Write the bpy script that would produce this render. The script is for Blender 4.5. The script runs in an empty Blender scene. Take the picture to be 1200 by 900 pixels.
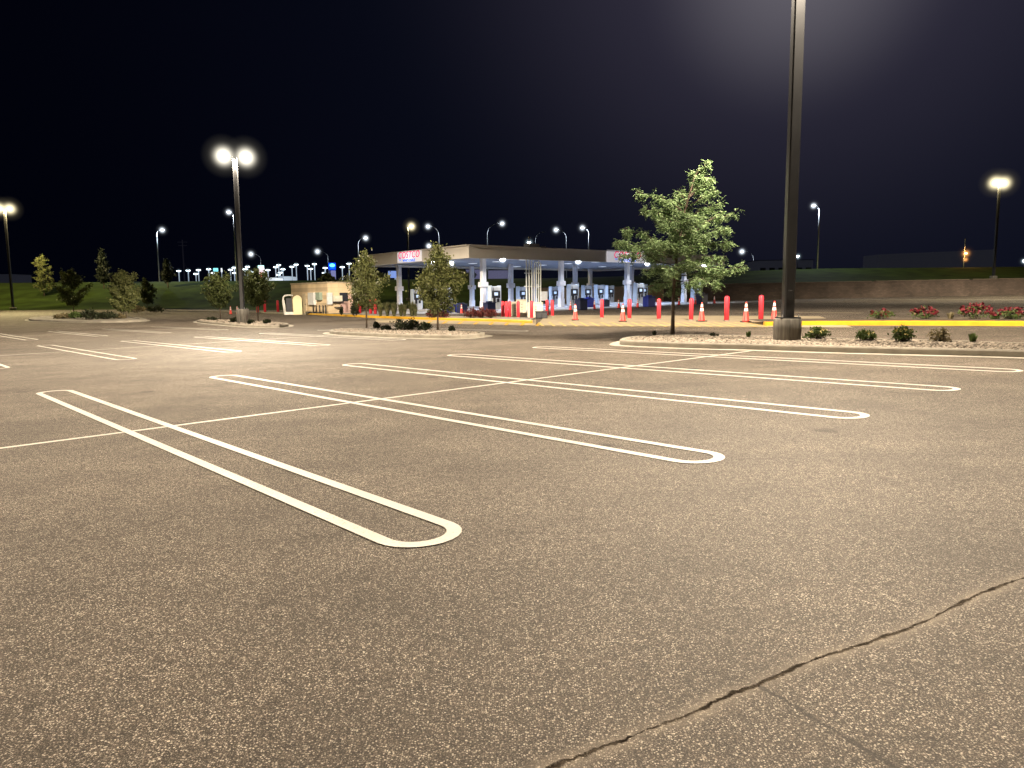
import bpy, math, random
from mathutils import Vector, Matrix, noise
R = math.radians
random.seed(7)
S = bpy.context.scene
COL = S.collection

# ------------------------------------------------------------------ camera model
F = 870.4; PT = 0.1175; RL = -0.0087; HC = 1.52
_R = Vector((1, 0, 0)); _U = Vector((0, math.sin(PT), math.cos(PT))); _F = Vector((0, math.cos(PT), -math.sin(PT)))
_c, _s = math.cos(RL), math.sin(RL)
E1 = _c*_R + _s*_U; E2 = -_s*_R + _c*_U
def smooth(t):
    t = max(0., min(1., t)); return t*t*(3-2*t)

# ------------------------------------------------------------------ terrain
TOE = 108.0; CREST = 135.0
def lot(x, y):
    xx = max(-130., min(x, 150.))
    b = .0181*min(xx, 20) + (.010*(xx-20) if xx > 20 else 0) + .0018*max(-60., min(y, 120.))
    m = smooth((-xx-18)/35)*smooth((y-35)/40)
    return b*(1-m) + .12*m
def crest_z(x): return 4.7 + 1.3*smooth((x-5)/55)
def toe_z(x): return lot(x, TOE) + 2.3*smooth((x-3)/6)
def surf(x, y):
    if y < TOE: return lot(x, y)
    if y > CREST: return crest_z(x)
    t = (y-TOE-.4)/(CREST-TOE-.4); t = max(0., t)
    a = toe_z(x)
    return a + (crest_z(x)-a)*(t*.35+.65*smooth(t))
def raydir(px, py):
    return _F*F + E1*(px-600) - E2*(py-450)
def G(px, py, dz=0.):
    d = raydir(px, py); d = d/d.y
    y = 1.0; st = .5
    while y < 900:
        z = HC+d.z*y
        if z <= surf(d.x*y, y)+dz: break
        y += st
    lo, hi = y-st, y
    for _ in range(30):
        m = (lo+hi)/2
        if HC+d.z*m <= surf(d.x*m, m)+dz: hi = m
        else: lo = m
    y = (lo+hi)/2
    return Vector((d.x*y, y, surf(d.x*y, y)+dz))
def P(px, py, Y):
    d = raydir(px, py); d = d/d.y
    return Vector((d.x*Y, Y, HC+d.z*Y))

# ------------------------------------------------------------------ materials
MT = {}
def nodes(m):
    m.use_nodes = True
    nt = m.node_tree; nt.nodes.clear()
    return nt
def mat(name, col, rough=.7, metal=0., var=.15, scale=3., bump=0., col2=None, emit=None, es=0., detail=4, spec=.5, trans=0., stretch=None):
    if name in MT: return MT[name]
    m = bpy.data.materials.new(name); nt = nodes(m); N = nt.nodes; L = nt.links
    out = N.new('ShaderNodeOutputMaterial'); b = N.new('ShaderNodeBsdfPrincipled')
    L.new(b.outputs[0], out.inputs[0])
    tc = N.new('ShaderNodeNewGeometry')
    nz = N.new('ShaderNodeTexNoise'); nz.inputs['Scale'].default_value = scale; nz.inputs['Detail'].default_value = detail
    if stretch:
        mp = N.new('ShaderNodeMapping'); mp.inputs['Scale'].default_value = stretch; L.new(tc.outputs['Position'], mp.inputs[0]); L.new(mp.outputs[0], nz.inputs['Vector'])
    else: L.new(tc.outputs['Position'], nz.inputs['Vector'])
    mx = N.new('ShaderNodeMix'); mx.data_type = 'RGBA'
    c1 = [max(0, c*(1-var)) for c in col]; c2 = list(col2) if col2 else [min(1, c*(1+var)) for c in col]
    mx.inputs[6].default_value = (*c1, 1); mx.inputs[7].default_value = (*c2, 1)
    rp = N.new('ShaderNodeMapRange'); rp.inputs[1].default_value = .3; rp.inputs[2].default_value = .7
    L.new(nz.outputs['Fac'], rp.inputs[0]); L.new(rp.outputs[0], mx.inputs[0])
    L.new(mx.outputs[2], b.inputs['Base Color'])
    b.inputs['Roughness'].default_value = rough; b.inputs['Metallic'].default_value = metal
    b.inputs['Specular IOR Level'].default_value = spec
    if bump:
        bp = N.new('ShaderNodeBump'); bp.inputs['Strength'].default_value = bump; bp.inputs['Distance'].default_value = .02
        n2 = N.new('ShaderNodeTexNoise'); n2.inputs['Scale'].default_value = scale*8; L.new(tc.outputs['Position'], n2.inputs['Vector'])
        L.new(n2.outputs['Fac'], bp.inputs['Height']); L.new(bp.outputs[0], b.inputs['Normal'])
    if emit:
        b.inputs['Emission Color'].default_value = (*emit, 1); b.inputs['Emission Strength'].default_value = es
    if trans:
        tr = N.new('ShaderNodeBsdfTranslucent'); L.new(mx.outputs[2], tr.inputs[0])
        ms = N.new('ShaderNodeMixShader'); ms.inputs[0].default_value = trans
        L.new(b.outputs[0], ms.inputs[1]); L.new(tr.outputs[0], ms.inputs[2]); L.new(ms.outputs[0], out.inputs[0])
    MT[name] = m
    return m
def math_node(nt, op, a, b=None, c=None):
    n = nt.nodes.new('ShaderNodeMath'); n.operation = op
    for i, v in enumerate((a, b, c)):
        if v is None: continue
        if hasattr(v, 'is_linked'): nt.links.new(v, n.inputs[i])
        else: n.inputs[i].default_value = v
    return n.outputs[0]
def glow_mat(name, col, strength, halo=.014):
    """ball of lit haze round a lamp: brightest where the sight line runs deepest through it"""
    if name in MT: return MT[name]
    m = bpy.data.materials.new(name); nt = nodes(m); N = nt.nodes; L = nt.links
    out = N.new('ShaderNodeOutputMaterial'); tr = N.new('ShaderNodeBsdfTransparent'); em_ = N.new('ShaderNodeEmission')
    em_.inputs[0].default_value = (*col, 1)
    g = N.new('ShaderNodeNewGeometry'); d = N.new('ShaderNodeVectorMath'); d.operation = 'DOT_PRODUCT'
    L.new(g.outputs['Normal'], d.inputs[0]); L.new(g.outputs['Incoming'], d.inputs[1])
    c = math_node(nt, 'MAXIMUM', d.outputs['Value'], 0.)
    f = math_node(nt, 'ADD', math_node(nt, 'POWER', c, 22.), math_node(nt, 'MULTIPLY', math_node(nt, 'POWER', c, 3.), halo))
    f = math_node(nt, 'MULTIPLY', f, strength)
    f = math_node(nt, 'MULTIPLY', f, math_node(nt, 'SUBTRACT', 1., g.outputs['Backfacing']))
    L.new(f, em_.inputs[1])
    ad = N.new('ShaderNodeAddShader'); L.new(tr.outputs[0], ad.inputs[0]); L.new(em_.outputs[0], ad.inputs[1]); L.new(ad.outputs[0], out.inputs['Surface'])
    m.cycles.emission_sampling = 'NONE'
    MT[name] = m
    return m

def asphalt_mat():
    m = bpy.data.materials.new('asphalt'); nt = nodes(m); N = nt.nodes; L = nt.links
    out = N.new('ShaderNodeOutputMaterial'); b = N.new('ShaderNodeBsdfPrincipled'); L.new(b.outputs[0], out.inputs[0])
    geo = N.new('ShaderNodeNewGeometry'); pos = geo.outputs['Position']
    def noi(scale, detail=4, rough=.5, vec=pos, lac=2.):
        n = N.new('ShaderNodeTexNoise'); n.inputs['Scale'].default_value = scale; n.inputs['Detail'].default_value = detail
        n.inputs['Roughness'].default_value = rough; L.new(vec, n.inputs['Vector']); return n.outputs['Fac']
    def vor(scale):
        n = N.new('ShaderNodeTexVoronoi'); n.inputs['Scale'].default_value = scale; L.new(pos, n.inputs['Vector']); return n
    def mr(v, a, b_, c, d):
        n = N.new('ShaderNodeMapRange'); L.new(v, n.inputs[0])
        for i, q in enumerate((a, b_, c, d)): n.inputs[i+1].default_value = q
        return n.outputs[0]
    def mixc(f, a, b_):
        n = N.new('ShaderNodeMix'); n.data_type = 'RGBA'
        if hasattr(f, 'is_linked'): L.new(f, n.inputs[0])
        else: n.inputs[0].default_value = f
        for i, q in ((6, a), (7, b_)):
            if hasattr(q, 'is_linked'): L.new(q, n.inputs[i])
            else: n.inputs[i].default_value = (*q, 1)
        return n.outputs[2]
    # crack coordinates (world xy)
    A = G(636, 903); B = G(1210, 675)
    t = Vector((B.x-A.x, B.y-A.y)); ln = t.length; t /= ln; nn = Vector((-t.y, t.x))
    sx = N.new('ShaderNodeSeparateXYZ'); L.new(pos, sx.inputs[0])
    X, Y = sx.outputs[0], sx.outputs[1]
    def lin(u, p0):
        a = math_node(nt, 'MULTIPLY', math_node(nt, 'SUBTRACT', X, p0.x), u.x)
        c = math_node(nt, 'MULTIPLY', math_node(nt, 'SUBTRACT', Y, p0.y), u.y)
        return math_node(nt, 'ADD', a, c)
    def crack(p0, t, w0, s0, s1, seed, amp):
        nn = Vector((-t.y, t.x))
        s = lin(t, p0); q = lin(nn, p0)
        cb = N.new('ShaderNodeCombineXYZ'); L.new(s, cb.inputs[0]); cb.inputs[1].default_value = seed
        n1 = noi(1.3, 2, .5, cb.outputs[0]); n2 = noi(11, 6, .8, cb.outputs[0]); n3 = noi(7, 4, .7, cb.outputs[0]); n4 = noi(34, 4, .8, cb.outputs[0])
        off = math_node(nt, 'ADD', math_node(nt, 'MULTIPLY', math_node(nt, 'SUBTRACT', n4, .5), amp*.32), math_node(nt, 'ADD', math_node(nt, 'MULTIPLY', math_node(nt, 'SUBTRACT', n1, .5), amp*2.2),
                        math_node(nt, 'MULTIPLY', math_node(nt, 'SUBTRACT', n2, .5), amp*.9)))
        d = math_node(nt, 'ABSOLUTE', math_node(nt, 'SUBTRACT', q, off))
        w = math_node(nt, 'MULTIPLY', mr(n3, .36, .74, .3, 3.6), w0)
        inside = math_node(nt, 'MULTIPLY', math_node(nt, 'GREATER_THAN', s, s0), math_node(nt, 'LESS_THAN', s, s1))
        e = math_node(nt, 'DIVIDE', d, w)
        return d, math_node(nt, 'MULTIPLY', mr(e, .6, 1.3, 1., 0.), inside), inside
    # aggregate
    v1 = vor(125); v2 = vor(66); v3 = vor(240)
    chipr = N.new('ShaderNodeSeparateColor'); L.new(v1.outputs['Color'], chipr.inputs[0])
    chipr2 = N.new('ShaderNodeSeparateColor'); L.new(v2.outputs['Color'], chipr2.inputs[0])
    chipr3 = N.new('ShaderNodeSeparateColor'); L.new(v3.outputs['Color'], chipr3.inputs[0])
    c1 = math_node(nt, 'MULTIPLY', mr(v1.outputs['Distance'], .25, .5, 1, 0), mr(chipr.outputs[0], .55, .72, 0, 1))
    c2 = math_node(nt, 'MULTIPLY', mr(v2.outputs['Distance'], .18, .38, 1, 0), mr(chipr2.outputs[0], .8, .86, 0, 1))
    c3 = math_node(nt, 'MULTIPLY', mr(v3.outputs['Distance'], .3, .5, 1, 0), mr(chipr3.outputs[0], .5, .7, 0, 1))
    dk = mr(v1.outputs['Distance'], .3, .62, 0, 1)
    big = noi(.16, 5, .6); med = noi(.9, 5, .62); fine = noi(14, 5, .7)
    binder = mixc(mr(fine, .3, .7, 0, 1), (.052, .040, .031), (.152, .122, .096))
    binder = mixc(math_node(nt, 'MULTIPLY', dk, .75), binder, (.020, .015, .012))
    chips = mixc(chipr.outputs[1], (.34, .28, .22), (1., .90, .76))
    f1 = math_node(nt, 'MINIMUM', math_node(nt, 'ADD', math_node(nt, 'ADD', c1, c2), math_node(nt, 'MULTIPLY', c3, .55)), 1.0)
    # chips worn differently from patch to patch
    wear = mr(med, .3, .7, .55, 1.0)
    f1 = math_node(nt, 'MULTIPLY', f1, wear)
    col = mixc(f1, binder, chips)
    # tonal patches, tyre-polished lanes and stains
    tone = math_node(nt, 'MULTIPLY', mr(big, .3, .7, .80, 1.18), mr(med, .25, .75, .86, 1.10))
    sp = noi(1.7, 3, .6)
    stain = mr(sp, .70, .78, 1., .62)
    tone = math_node(nt, 'MULTIPLY', tone, stain)
    sv = vor(.8)
    svr = N.new('ShaderNodeSeparateColor'); L.new(sv.outputs['Color'], svr.inputs[0])
    spot = math_node(nt, 'MULTIPLY', mr(math_node(nt, 'ADD', sv.outputs['Distance'], math_node(nt, 'MULTIPLY', fine, .06)), .06, .17, 1, 0), math_node(nt, 'GREATER_THAN', svr.outputs[0], .6))
    tone = math_node(nt, 'MULTIPLY', tone, math_node(nt, 'SUBTRACT', 1.0, math_node(nt, 'MULTIPLY', spot, .62)))
    mpp = N.new('ShaderNodeMapping'); mpp.vector_type = 'POINT'; mpp.inputs['Rotation'].default_value = (0, 0, .846); mpp.inputs['Scale'].default_value = (.12, 1.6, 1.); L.new(pos, mpp.inputs[0])
    stk = noi(.9, 4, .6, mpp.outputs[0]); gr_ = noi(22, 3, .8); tone = math_node(nt, 'MULTIPLY', tone, mr(gr_, .35, .65, .84, 1.15)); tone = math_node(nt, 'MULTIPLY', tone, mr(stk, .3, .72, 1.07, .84))
    mpq = N.new('ShaderNodeMapping'); mpq.inputs['Rotation'].default_value = (0, 0, -.72); mpq.inputs['Scale'].default_value = (.10, 2.4, 1.); L.new(pos, mpq.inputs[0])
    stq = noi(1.1, 3, .5, mpq.outputs[0]); tone = math_node(nt, 'MULTIPLY', tone, mr(stq, .6, .75, 1., .86))
    vm = N.new('ShaderNodeVectorMath'); vm.operation = 'SCALE'; L.new(col, vm.inputs[0]); L.new(tone, vm.inputs[3])
    col = vm.outputs[0]
    d, ck, ins = crack(A, t, .0046, -1., ln*1.6, 3.1, .062)
    band = math_node(nt, 'MULTIPLY', mr(math_node(nt, 'ADD', d, math_node(nt, 'MULTIPLY', math_node(nt, 'SUBTRACT', fine, .5), .05)), .015, .07, .5, 0.), ins)
    band = math_node(nt, 'MULTIPLY', band, mr(noi(3.2, 4, .7), .32, .62, .25, 1.25)); col = mixc(band, col, (.27, .225, .175))
    col = mixc(math_node(nt, 'MULTIPLY', ck, mr(noi(6, 4, .7), .35, .6, .45, 1.)), col, (.018, .014, .011))
    A2 = G(888, 803); B2 = G(1050, 898); t2 = Vector((B2.x-A2.x, B2.y-A2.y)); l2 = t2.length; t2 /= l2
    d2, ck2, _ = crack(A2, t2, .0062, 0., l2*1.2, 8.4, .03)
    col = mixc(math_node(nt, 'MULTIPLY', ck2, .75), col, (.015, .012, .010))
    A3 = G(300, 372); B3 = G(318, 392); A3 = G(322, 383); B3 = G(300, 393)
    L.new(col, b.inputs['Base Color'])
    b.inputs['Roughness'].default_value = .82
    L.new(math_node(nt, 'MULTIPLY', math_node(nt, 'SUBTRACT', 1., ck), .3), b.inputs['Specular IOR Level'])
    hgt = math_node(nt, 'ADD', math_node(nt, 'MULTIPLY', f1, .6), math_node(nt, 'MULTIPLY', fine, .6))
    hgt = math_node(nt, 'SUBTRACT', hgt, math_node(nt, 'MULTIPLY', ck, 4.))
    bp = N.new('ShaderNodeBump'); bp.inputs['Strength'].default_value = .55; bp.inputs['Distance'].default_value = .004
    L.new(hgt, bp.inputs['Height']); L.new(bp.outputs[0], b.inputs['Normal'])
    MT['asphalt'] = m
    return m

def brick_mat(name, c1, c2, mortar, bw, bh, rough=.9):
    m = bpy.data.materials.new(name); nt = nodes(m); N = nt.nodes; L = nt.links
    out = N.new('ShaderNodeOutputMaterial'); b = N.new('ShaderNodeBsdfPrincipled'); L.new(b.outputs[0], out.inputs[0])
    tc = N.new('ShaderNodeTexCoord'); br = N.new('ShaderNodeTexBrick')
    mp = N.new('ShaderNodeMapping'); mp.inputs['Rotation'].default_value = (R(90), 0, 0); L.new(tc.outputs['Object'], mp.inputs[0])
    L.new(mp.outputs[0], br.inputs['Vector'])
    br.inputs['Color1'].default_value = (*c1, 1); br.inputs['Color2'].default_value = (*c2, 1); br.inputs['Mortar'].default_value = (*mortar, 1)
    br.inputs['Scale'].default_value = 1; br.inputs['Brick Width'].default_value = bw; br.inputs['Row Height'].default_value = bh; br.inputs['Mortar Size'].default_value = .012
    nz = N.new('ShaderNodeTexNoise'); nz.inputs['Scale'].default_value = .35; L.new(tc.outputs['Object'], nz.inputs['Vector'])
    vm = N.new('ShaderNodeVectorMath'); vm.operation = 'SCALE'; L.new(br.outputs['Color'], vm.inputs[0])
    mr = N.new('ShaderNodeMapRange'); mr.inputs[1].default_value = .3; mr.inputs[2].default_value = .7; mr.inputs[3].default_value = .65; mr.inputs[4].default_value = 1.25
    L.new(nz.outputs['Fac'], mr.inputs[0]); L.new(mr.outputs[0], vm.inputs[3]); L.new(vm.outputs[0], b.inputs['Base Color'])
    b.inputs['Roughness'].default_value = rough
    MT[name] = m; return m

# ------------------------------------------------------------------ mesh builder
class MB:
    def __init__(s): s.v = []; s.f = []; s.sm = []
    def add(s, vs, fs, sm=False):
        o = len(s.v); s.v += [tuple(v) for v in vs]; s.f += [tuple(i+o for i in f) for f in fs]; s.sm += [sm]*len(fs)
        return s
    def box(s, c, d, rz=0., bev=0.):
        x, y, z = d[0]/2, d[1]/2, d[2]/2
        cs, sn = math.cos(rz), math.sin(rz)
        def T(p): return (c[0]+p[0]*cs-p[1]*sn, c[1]+p[0]*sn+p[1]*cs, c[2]+p[2])
        if bev <= 0:
            vs = [T(p) for p in ((-x,-y,-z),(x,-y,-z),(x,y,-z),(-x,y,-z),(-x,-y,z),(x,-y,z),(x,y,z),(-x,y,z))]
            return s.add(vs, [(0,3,2,1),(4,5,6,7),(0,1,5,4),(1,2,6,5),(2,3,7,6),(3,0,4,7)])
        b = min(bev, x*.9, y*.9, z*.9)
        vs = []; rings = [(-z, b), (-z+b, 0), (z-b, 0), (z, b)]
        for zz, i in rings:
            k = b
            X, Yy = x-i, y-i
            kk = k if i == 0 else k*.5
            for p in ((-X+kk,-Yy),(X-kk,-Yy),(X,-Yy+kk),(X,Yy-kk),(X-kk,Yy),(-X+kk,Yy),(-X,Yy-kk),(-X,-Yy+kk)): vs.append(T((p[0],p[1],zz)))
        fs = []
        for r in range(3):
            for i in range(8): fs.append((r*8+i, r*8+(i+1)%8, r*8+8+(i+1)%8, r*8+8+i))
        fs.append(tuple(range(7,-1,-1))); fs.append(tuple(range(24,32)))
        return s.add(vs, fs)
    def lathe(s, c, prof, n=16, sm=True, cap=True):
        vs = []; fs = []
        for r, z in prof:
            for i in range(n):
                a = 2*math.pi*i/n; vs.append((c[0]+r*math.cos(a), c[1]+r*math.sin(a), c[2]+z))
        for k in range(len(prof)-1):
            for i in range(n): fs.append((k*n+i, k*n+(i+1)%n, k*n+n+(i+1)%n, k*n+n+i))
        if cap:
            fs.append(tuple(range(n-1,-1,-1))); fs.append(tuple((len(prof)-1)*n+i for i in range(n)))
        return s.add(vs, fs, sm)
    def tube(s, pts, rad, n=8, sm=True):
        pts = [Vector(p) for p in pts]; vs = []; fs = []
        rr = rad if isinstance(rad, (list, tuple)) else [rad]*len(pts)
        up = None
        for k, p in enumerate(pts):
            d = (pts[min(k+1, len(pts)-1)]-pts[max(k-1, 0)]).normalized()
            if up is None: up = Vector((0,0,1)) if abs(d.z) < .9 else Vector((1,0,0))
            a = d.cross(up).normalized(); b_ = a.cross(d).normalized(); up = b_
            for i in range(n):
                t = 2*math.pi*i/n; vs.append(p + a*math.cos(t)*rr[k] + b_*math.sin(t)*rr[k])
        for k in range(len(pts)-1):
            for i in range(n): fs.append((k*n+i, k*n+(i+1)%n, k*n+n+(i+1)%n, k*n+n+i))
        fs.append(tuple(range(n-1,-1,-1))); fs.append(tuple((len(pts)-1)*n+i for i in range(n)))
        return s.add(vs, fs, sm)
    def poly_prism(s, pts, z0f, z1f):
        n = len(pts)
        vs = [(p[0], p[1], z0f(p)) for p in pts]+[(p[0], p[1], z1f(p)) for p in pts]
        fs = [tuple(range(n-1,-1,-1)), tuple(range(n, 2*n))]+[(i, (i+1)%n, n+(i+1)%n, n+i) for i in range(n)]
        return s.add(vs, fs)
    def build(s, name, m, parent=None, loc=None):
        me = bpy.data.meshes.new(name); me.from_pydata(s.v, [], s.f); me.update()
        me.polygons.foreach_set('use_smooth', s.sm)
        o = bpy.data.objects.new(name, me); me.materials.append(m); COL.objects.link(o)
        if parent: o.parent = parent
        if loc is not None: o.location = loc
        return o
def tag(o, label=None, cat=None, group=None, kind=None):
    if label: o['label'] = label
    if cat: o['category'] = cat
    if group: o['group'] = group
    if kind: o['kind'] = kind
    return o
def empty(name, loc, rz=0.):
    o = bpy.data.objects.new(name, None); COL.objects.link(o); o.location = loc; o.rotation_euler = (0,0,rz); o.empty_display_size = .2
    return o
def copy_tree(o, parent=None):
    c = o.copy(); COL.objects.link(c)
    if parent: c.parent = parent
    for ch in list(o.children): copy_tree(ch, c)
    return c
def inst(proto, loc, rz, label, group=None, first=[None], sc=None):
    """proto used itself the first time"""
    if not proto.get('_u'):
        proto['_u'] = 1; o = proto
    else:
        o = copy_tree(proto)
    o.location = loc; o.rotation_euler = (0,0,rz); o['label'] = label
    if sc: o.scale = (sc,)*3
    if group: o['group'] = group
    return o
def text_obj(body, name, size, m, parent, M, offset=.0, shear=0., extrude=.01, space=1., sx=1.):
    cu = bpy.data.curves.new(name, 'FONT'); cu.body = body; cu.size = size; cu.offset = offset; cu.shear = shear; cu.extrude = extrude
    cu.space_character = space; cu.align_x = 'CENTER'; cu.align_y = 'CENTER'
    cu.materials.append(m)
    o = bpy.data.objects.new(name, cu); COL.objects.link(o); o.parent = parent
    me = bpy.data.meshes.new_from_object(o); me.name = name; me.materials.clear(); me.materials.append(m)
    bpy.data.objects.remove(o); o = bpy.data.objects.new(name, me); COL.objects.link(o); o.parent = parent
    o.matrix_basis = M @ Matrix.Diagonal((sx, 1, 1, 1))
    return o

def ball(name, mt_, parent, loc, r):  # sphere that carries the painted bloom of a lamp
    q = MB(); vs = []; fs = []; n, k = 32, 20
    for j in range(k+1):
        t = math.pi*j/k
        for i in range(n): vs.append((math.sin(t)*math.cos(2*math.pi*i/n), math.sin(t)*math.sin(2*math.pi*i/n), math.cos(t)))
    for j in range(k):
        for i in range(n): fs.append((j*n+i, j*n+n+i, j*n+n+(i+1)%n, j*n+(i+1)%n))
    q.add(vs, fs, True); o = q.build(name, mt_, parent, loc); o.scale = (r, r, r)
    o.visible_shadow = True
    return o

# ------------------------------------------------------------------ setting: ground
asphalt = asphalt_mat()
def axis(lo, hi, fine_lo, fine_hi, step):
    a = []; x = fine_lo
    while x <= fine_hi+1e-6: a.append(x); x += step
    k = step*1.5; x = fine_hi
    while x < hi: x = min(hi, x+k); a.append(x); k *= 1.6
    k = step*1.5; x = fine_lo; pre = []
    while x > lo: x = max(lo, x-k); pre.append(x); k *= 1.6
    return pre[::-1]+a
def sheet(name, xs, ys, zf, m, kind='structure'):
    b = MB(); vs = [(x, y, zf(x, y)) for y in ys for x in xs]; n = len(xs)
    fs = [(j*n+i, j*n+i+1, (j+1)*n+i+1, (j+1)*n+i) for j in range(len(ys)-1) for i in range(n-1)]
    b.add(vs, fs, True); o = b.build(name, m); tag(o, kind=kind); return o
xs = axis(-1500, 1500, -110, 110, 1.25); ys = [y for y in axis(-1500, 150, -12, 120, 1.25)]
sheet('ground', xs, ys, lot, asphalt)
grass = mat('grass', (.028, .046, .008), .95, var=.45, scale=.35, bump=.6, detail=10, spec=.1)
sheet('grass_berm', axis(-1500, 1500, -150, 150, 2.5), [TOE+.42+(CREST-TOE-.42)*i/12 for i in range(13)]+[CREST+4],
      lambda x, y: surf(x, y)+(.0 if y > TOE+1 else 0.), grass)
field = mat('field', (.02, .025, .014), .95, var=.5, scale=.05, detail=8)
sheet('far_ground', axis(-3500, 3500, -150, 150, 10), [CREST+3.9, 150, 180, 230, 300, 400, 600, 1000, 2000, 4000], lambda x, y: crest_z(x)-.02, field)

# ------------------------------------------------------------------ painted stalls
def paint_mat(name, col, worn=.5):
    m = mat(name, col, .6, var=.10, scale=2.2, bump=.25, detail=9); nt = m.node_tree; N = nt.nodes; L = nt.links
    b = [n for n in N if n.type == 'BSDF_PRINCIPLED'][0]; src = b.inputs['Base Color'].links[0].from_socket
    geo = N.new('ShaderNodeNewGeometry'); n1 = N.new('ShaderNodeTexNoise'); n1.inputs['Scale'].default_value = 60; n1.inputs['Detail'].default_value = 3
    n2 = N.new('ShaderNodeTexNoise'); n2.inputs['Scale'].default_value = 1.1; n2.inputs['Detail'].default_value = 5
    for n in (n1, n2): L.new(geo.outputs['Position'], n.inputs['Vector'])
    f = math_node(nt, 'ADD', n1.outputs['Fac'], math_node(nt, 'MULTIPLY', math_node(nt, 'SUBTRACT', n2.outputs['Fac'], .5), .8))
    mr = N.new('ShaderNodeMapRange'); L.new(f, mr.inputs[0])
    for k_, q_ in enumerate((.58, .74, 0., worn)): mr.inputs[k_+1].default_value = q_
    mx = N.new('ShaderNodeMix'); mx.data_type = 'RGBA'; L.new(mr.outputs[0], mx.inputs[0]); L.new(src, mx.inputs[6]); mx.inputs[7].default_value = (.16, .14, .12, 1)
    L.new(mx.outputs[2], b.inputs['Base Color']); return m
paint = paint_mat('road_paint', (.66, .64, .59), .55)
ypaint = mat('yellow_paint', (.66, .37, .010), .55, var=.15, scale=2, bump=.1)
tpaint = mat('faded_yellow_paint', (.56, .42, .16), .6, var=.25, scale=3)
YAW = -0.8460; UD = Vector((math.cos(YAW), math.sin(YAW))); VD = Vector((-math.sin(YAW), math.cos(YAW)))
O0 = Vector((-4.4703, 9.0237))
def ribbon(b, pts, w, dz=.005, closed=False, zf=lot):
    """flat painted band along world xy points"""
    pts = [Vector(p[:2]) for p in pts]; n = len(pts)
    q = []
    for k in range(n if closed else n-1):
        a, c = pts[k], pts[(k+1)%n]; m = max(1, int((c-a).length/.8))
        for j in range(m): q.append(a.lerp(c, j/m))
    if not closed: q.append(pts[-1])
    n = len(q); vs = []
    for k in range(n):
        if closed: d = (q[(k+1)%n]-q[k-1]).normalized()
        else: d = (q[min(k+1,n-1)]-q[max(k-1,0)]).normalized()
        s = Vector((-d.y, d.x))*w/2
        for t in (q[k]-s, q[k]+s): vs.append((t.x, t.y, zf(t.x, t.y)+dz))
    fs = [(2*k, 2*((k+1)%n), 2*((k+1)%n)+1, 2*k+1) for k in range(n if closed else n-1)]
    b.add(vs, fs)
def hairpin(b, o, La, Lb, w, lw, dz=.005):
    pts = []
    for cx, a0 in ((Lb-w/2, -90), (-La+w/2, 90)):
        for i in range(13):
            a = R(a0+i*15); pts.append((cx+math.cos(a)*w/2, math.sin(a)*w/2))
    ribbon(b, [o+UD*p[0]+VD*p[1] for p in pts], lw, dz, True)
SP, WW = 3.0388, .4873
rows = [(O0, 5.90, 6.04, -3, 5, -9., 16.6), (O0+UD*-19.40+VD*3.10, 5.80, 6.36, -3, 6, -14., 16.), (O0+UD*-37.75+VD*6.79, 6.9, 5.9, -4, 4, -14, 12)]
hp = 0
for ri, (o, La, Lb, k0, k1, c0, c1) in enumerate(rows):
    for k in range(k0, k1):
        if ri == 0 and k < 0: continue
        b = MB(); hairpin(b, o+VD*(k*SP), La, Lb, WW, .10, .010 if ri else .006)
        t = b.build('stall_marking', paint)
        tag(t, kind='structure')
    b = MB(); v1 = c1 if ri else None
    if ri == 0:
        e = G(898, 409.7); c1 = (Vector(e[:2])-o).dot(VD)
    ribbon(b, [o+VD*c0, o+VD*c1], .085, .003 if not ri else .006)
    tag(b.build('divider_marking', paint), kind='structure')

# ------------------------------------------------------------------ concrete materials
curbc = mat('concrete_curb', (.33, .305, .26), .85, var=.18, scale=3, bump=.4, detail=8)
slabc = mat('concrete_slab', (.30, .28, .245), .85, var=.15, scale=1.2, bump=.2, detail=8)
guttc = mat('gutter_concrete', (.46, .43, .37), .85, var=.12, scale=2, bump=.2)
gravelb = mat('gravel_bed', (.10, .08, .06), .95, var=.5, scale=14, bump=1., detail=8)
mulch = mat('mulch', (.05, .035, .022), .95, var=.5, scale=12, bump=1.)
stone = mat('river_stone', (.29, .25, .205), .75, var=.72, scale=13, detail=2)
def inset(pts, d):
    n = len(pts); out = []
    area = sum(pts[i].x*pts[(i+1)%n].y-pts[(i+1)%n].x*pts[i].y for i in range(n)); sg = 1 if area > 0 else -1
    for i in range(n):
        a = (pts[i]-pts[i-1]).normalized(); c = (pts[(i+1)%n]-pts[i]).normalized()
        na = Vector((-a.y, a.x))*sg; nc = Vector((-c.y, c.x))*sg
        m = (na+nc); m = m.normalized() if m.length > 1e-6 else na
        out.append(pts[i]+m*(d/max(.5, m.dot(na))))
    return out
def inside(p, poly):
    r = False; n = len(poly)
    for i in range(n):
        a, c = poly[i], poly[i-1]
        if (a.y > p.y) != (c.y > p.y) and p.x < (c.x-a.x)*(p.y-a.y)/(c.y-a.y)+a.x: r = not r
    return r
def catmull(pts, m=3):
    n = len(pts); out = []
    for i in range(n):
        p0, p1, p2, p3 = pts[i-1], pts[i], pts[(i+1)%n], pts[(i+2)%n]
        for j in range(m):
            t = j/m
            out.append(.5*((2*p1)+(p2-p0)*t+(2*p0-5*p1+4*p2-p3)*t*t+(3*p1-p0-3*p2+p3)*t*t*t))
    return out
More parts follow.
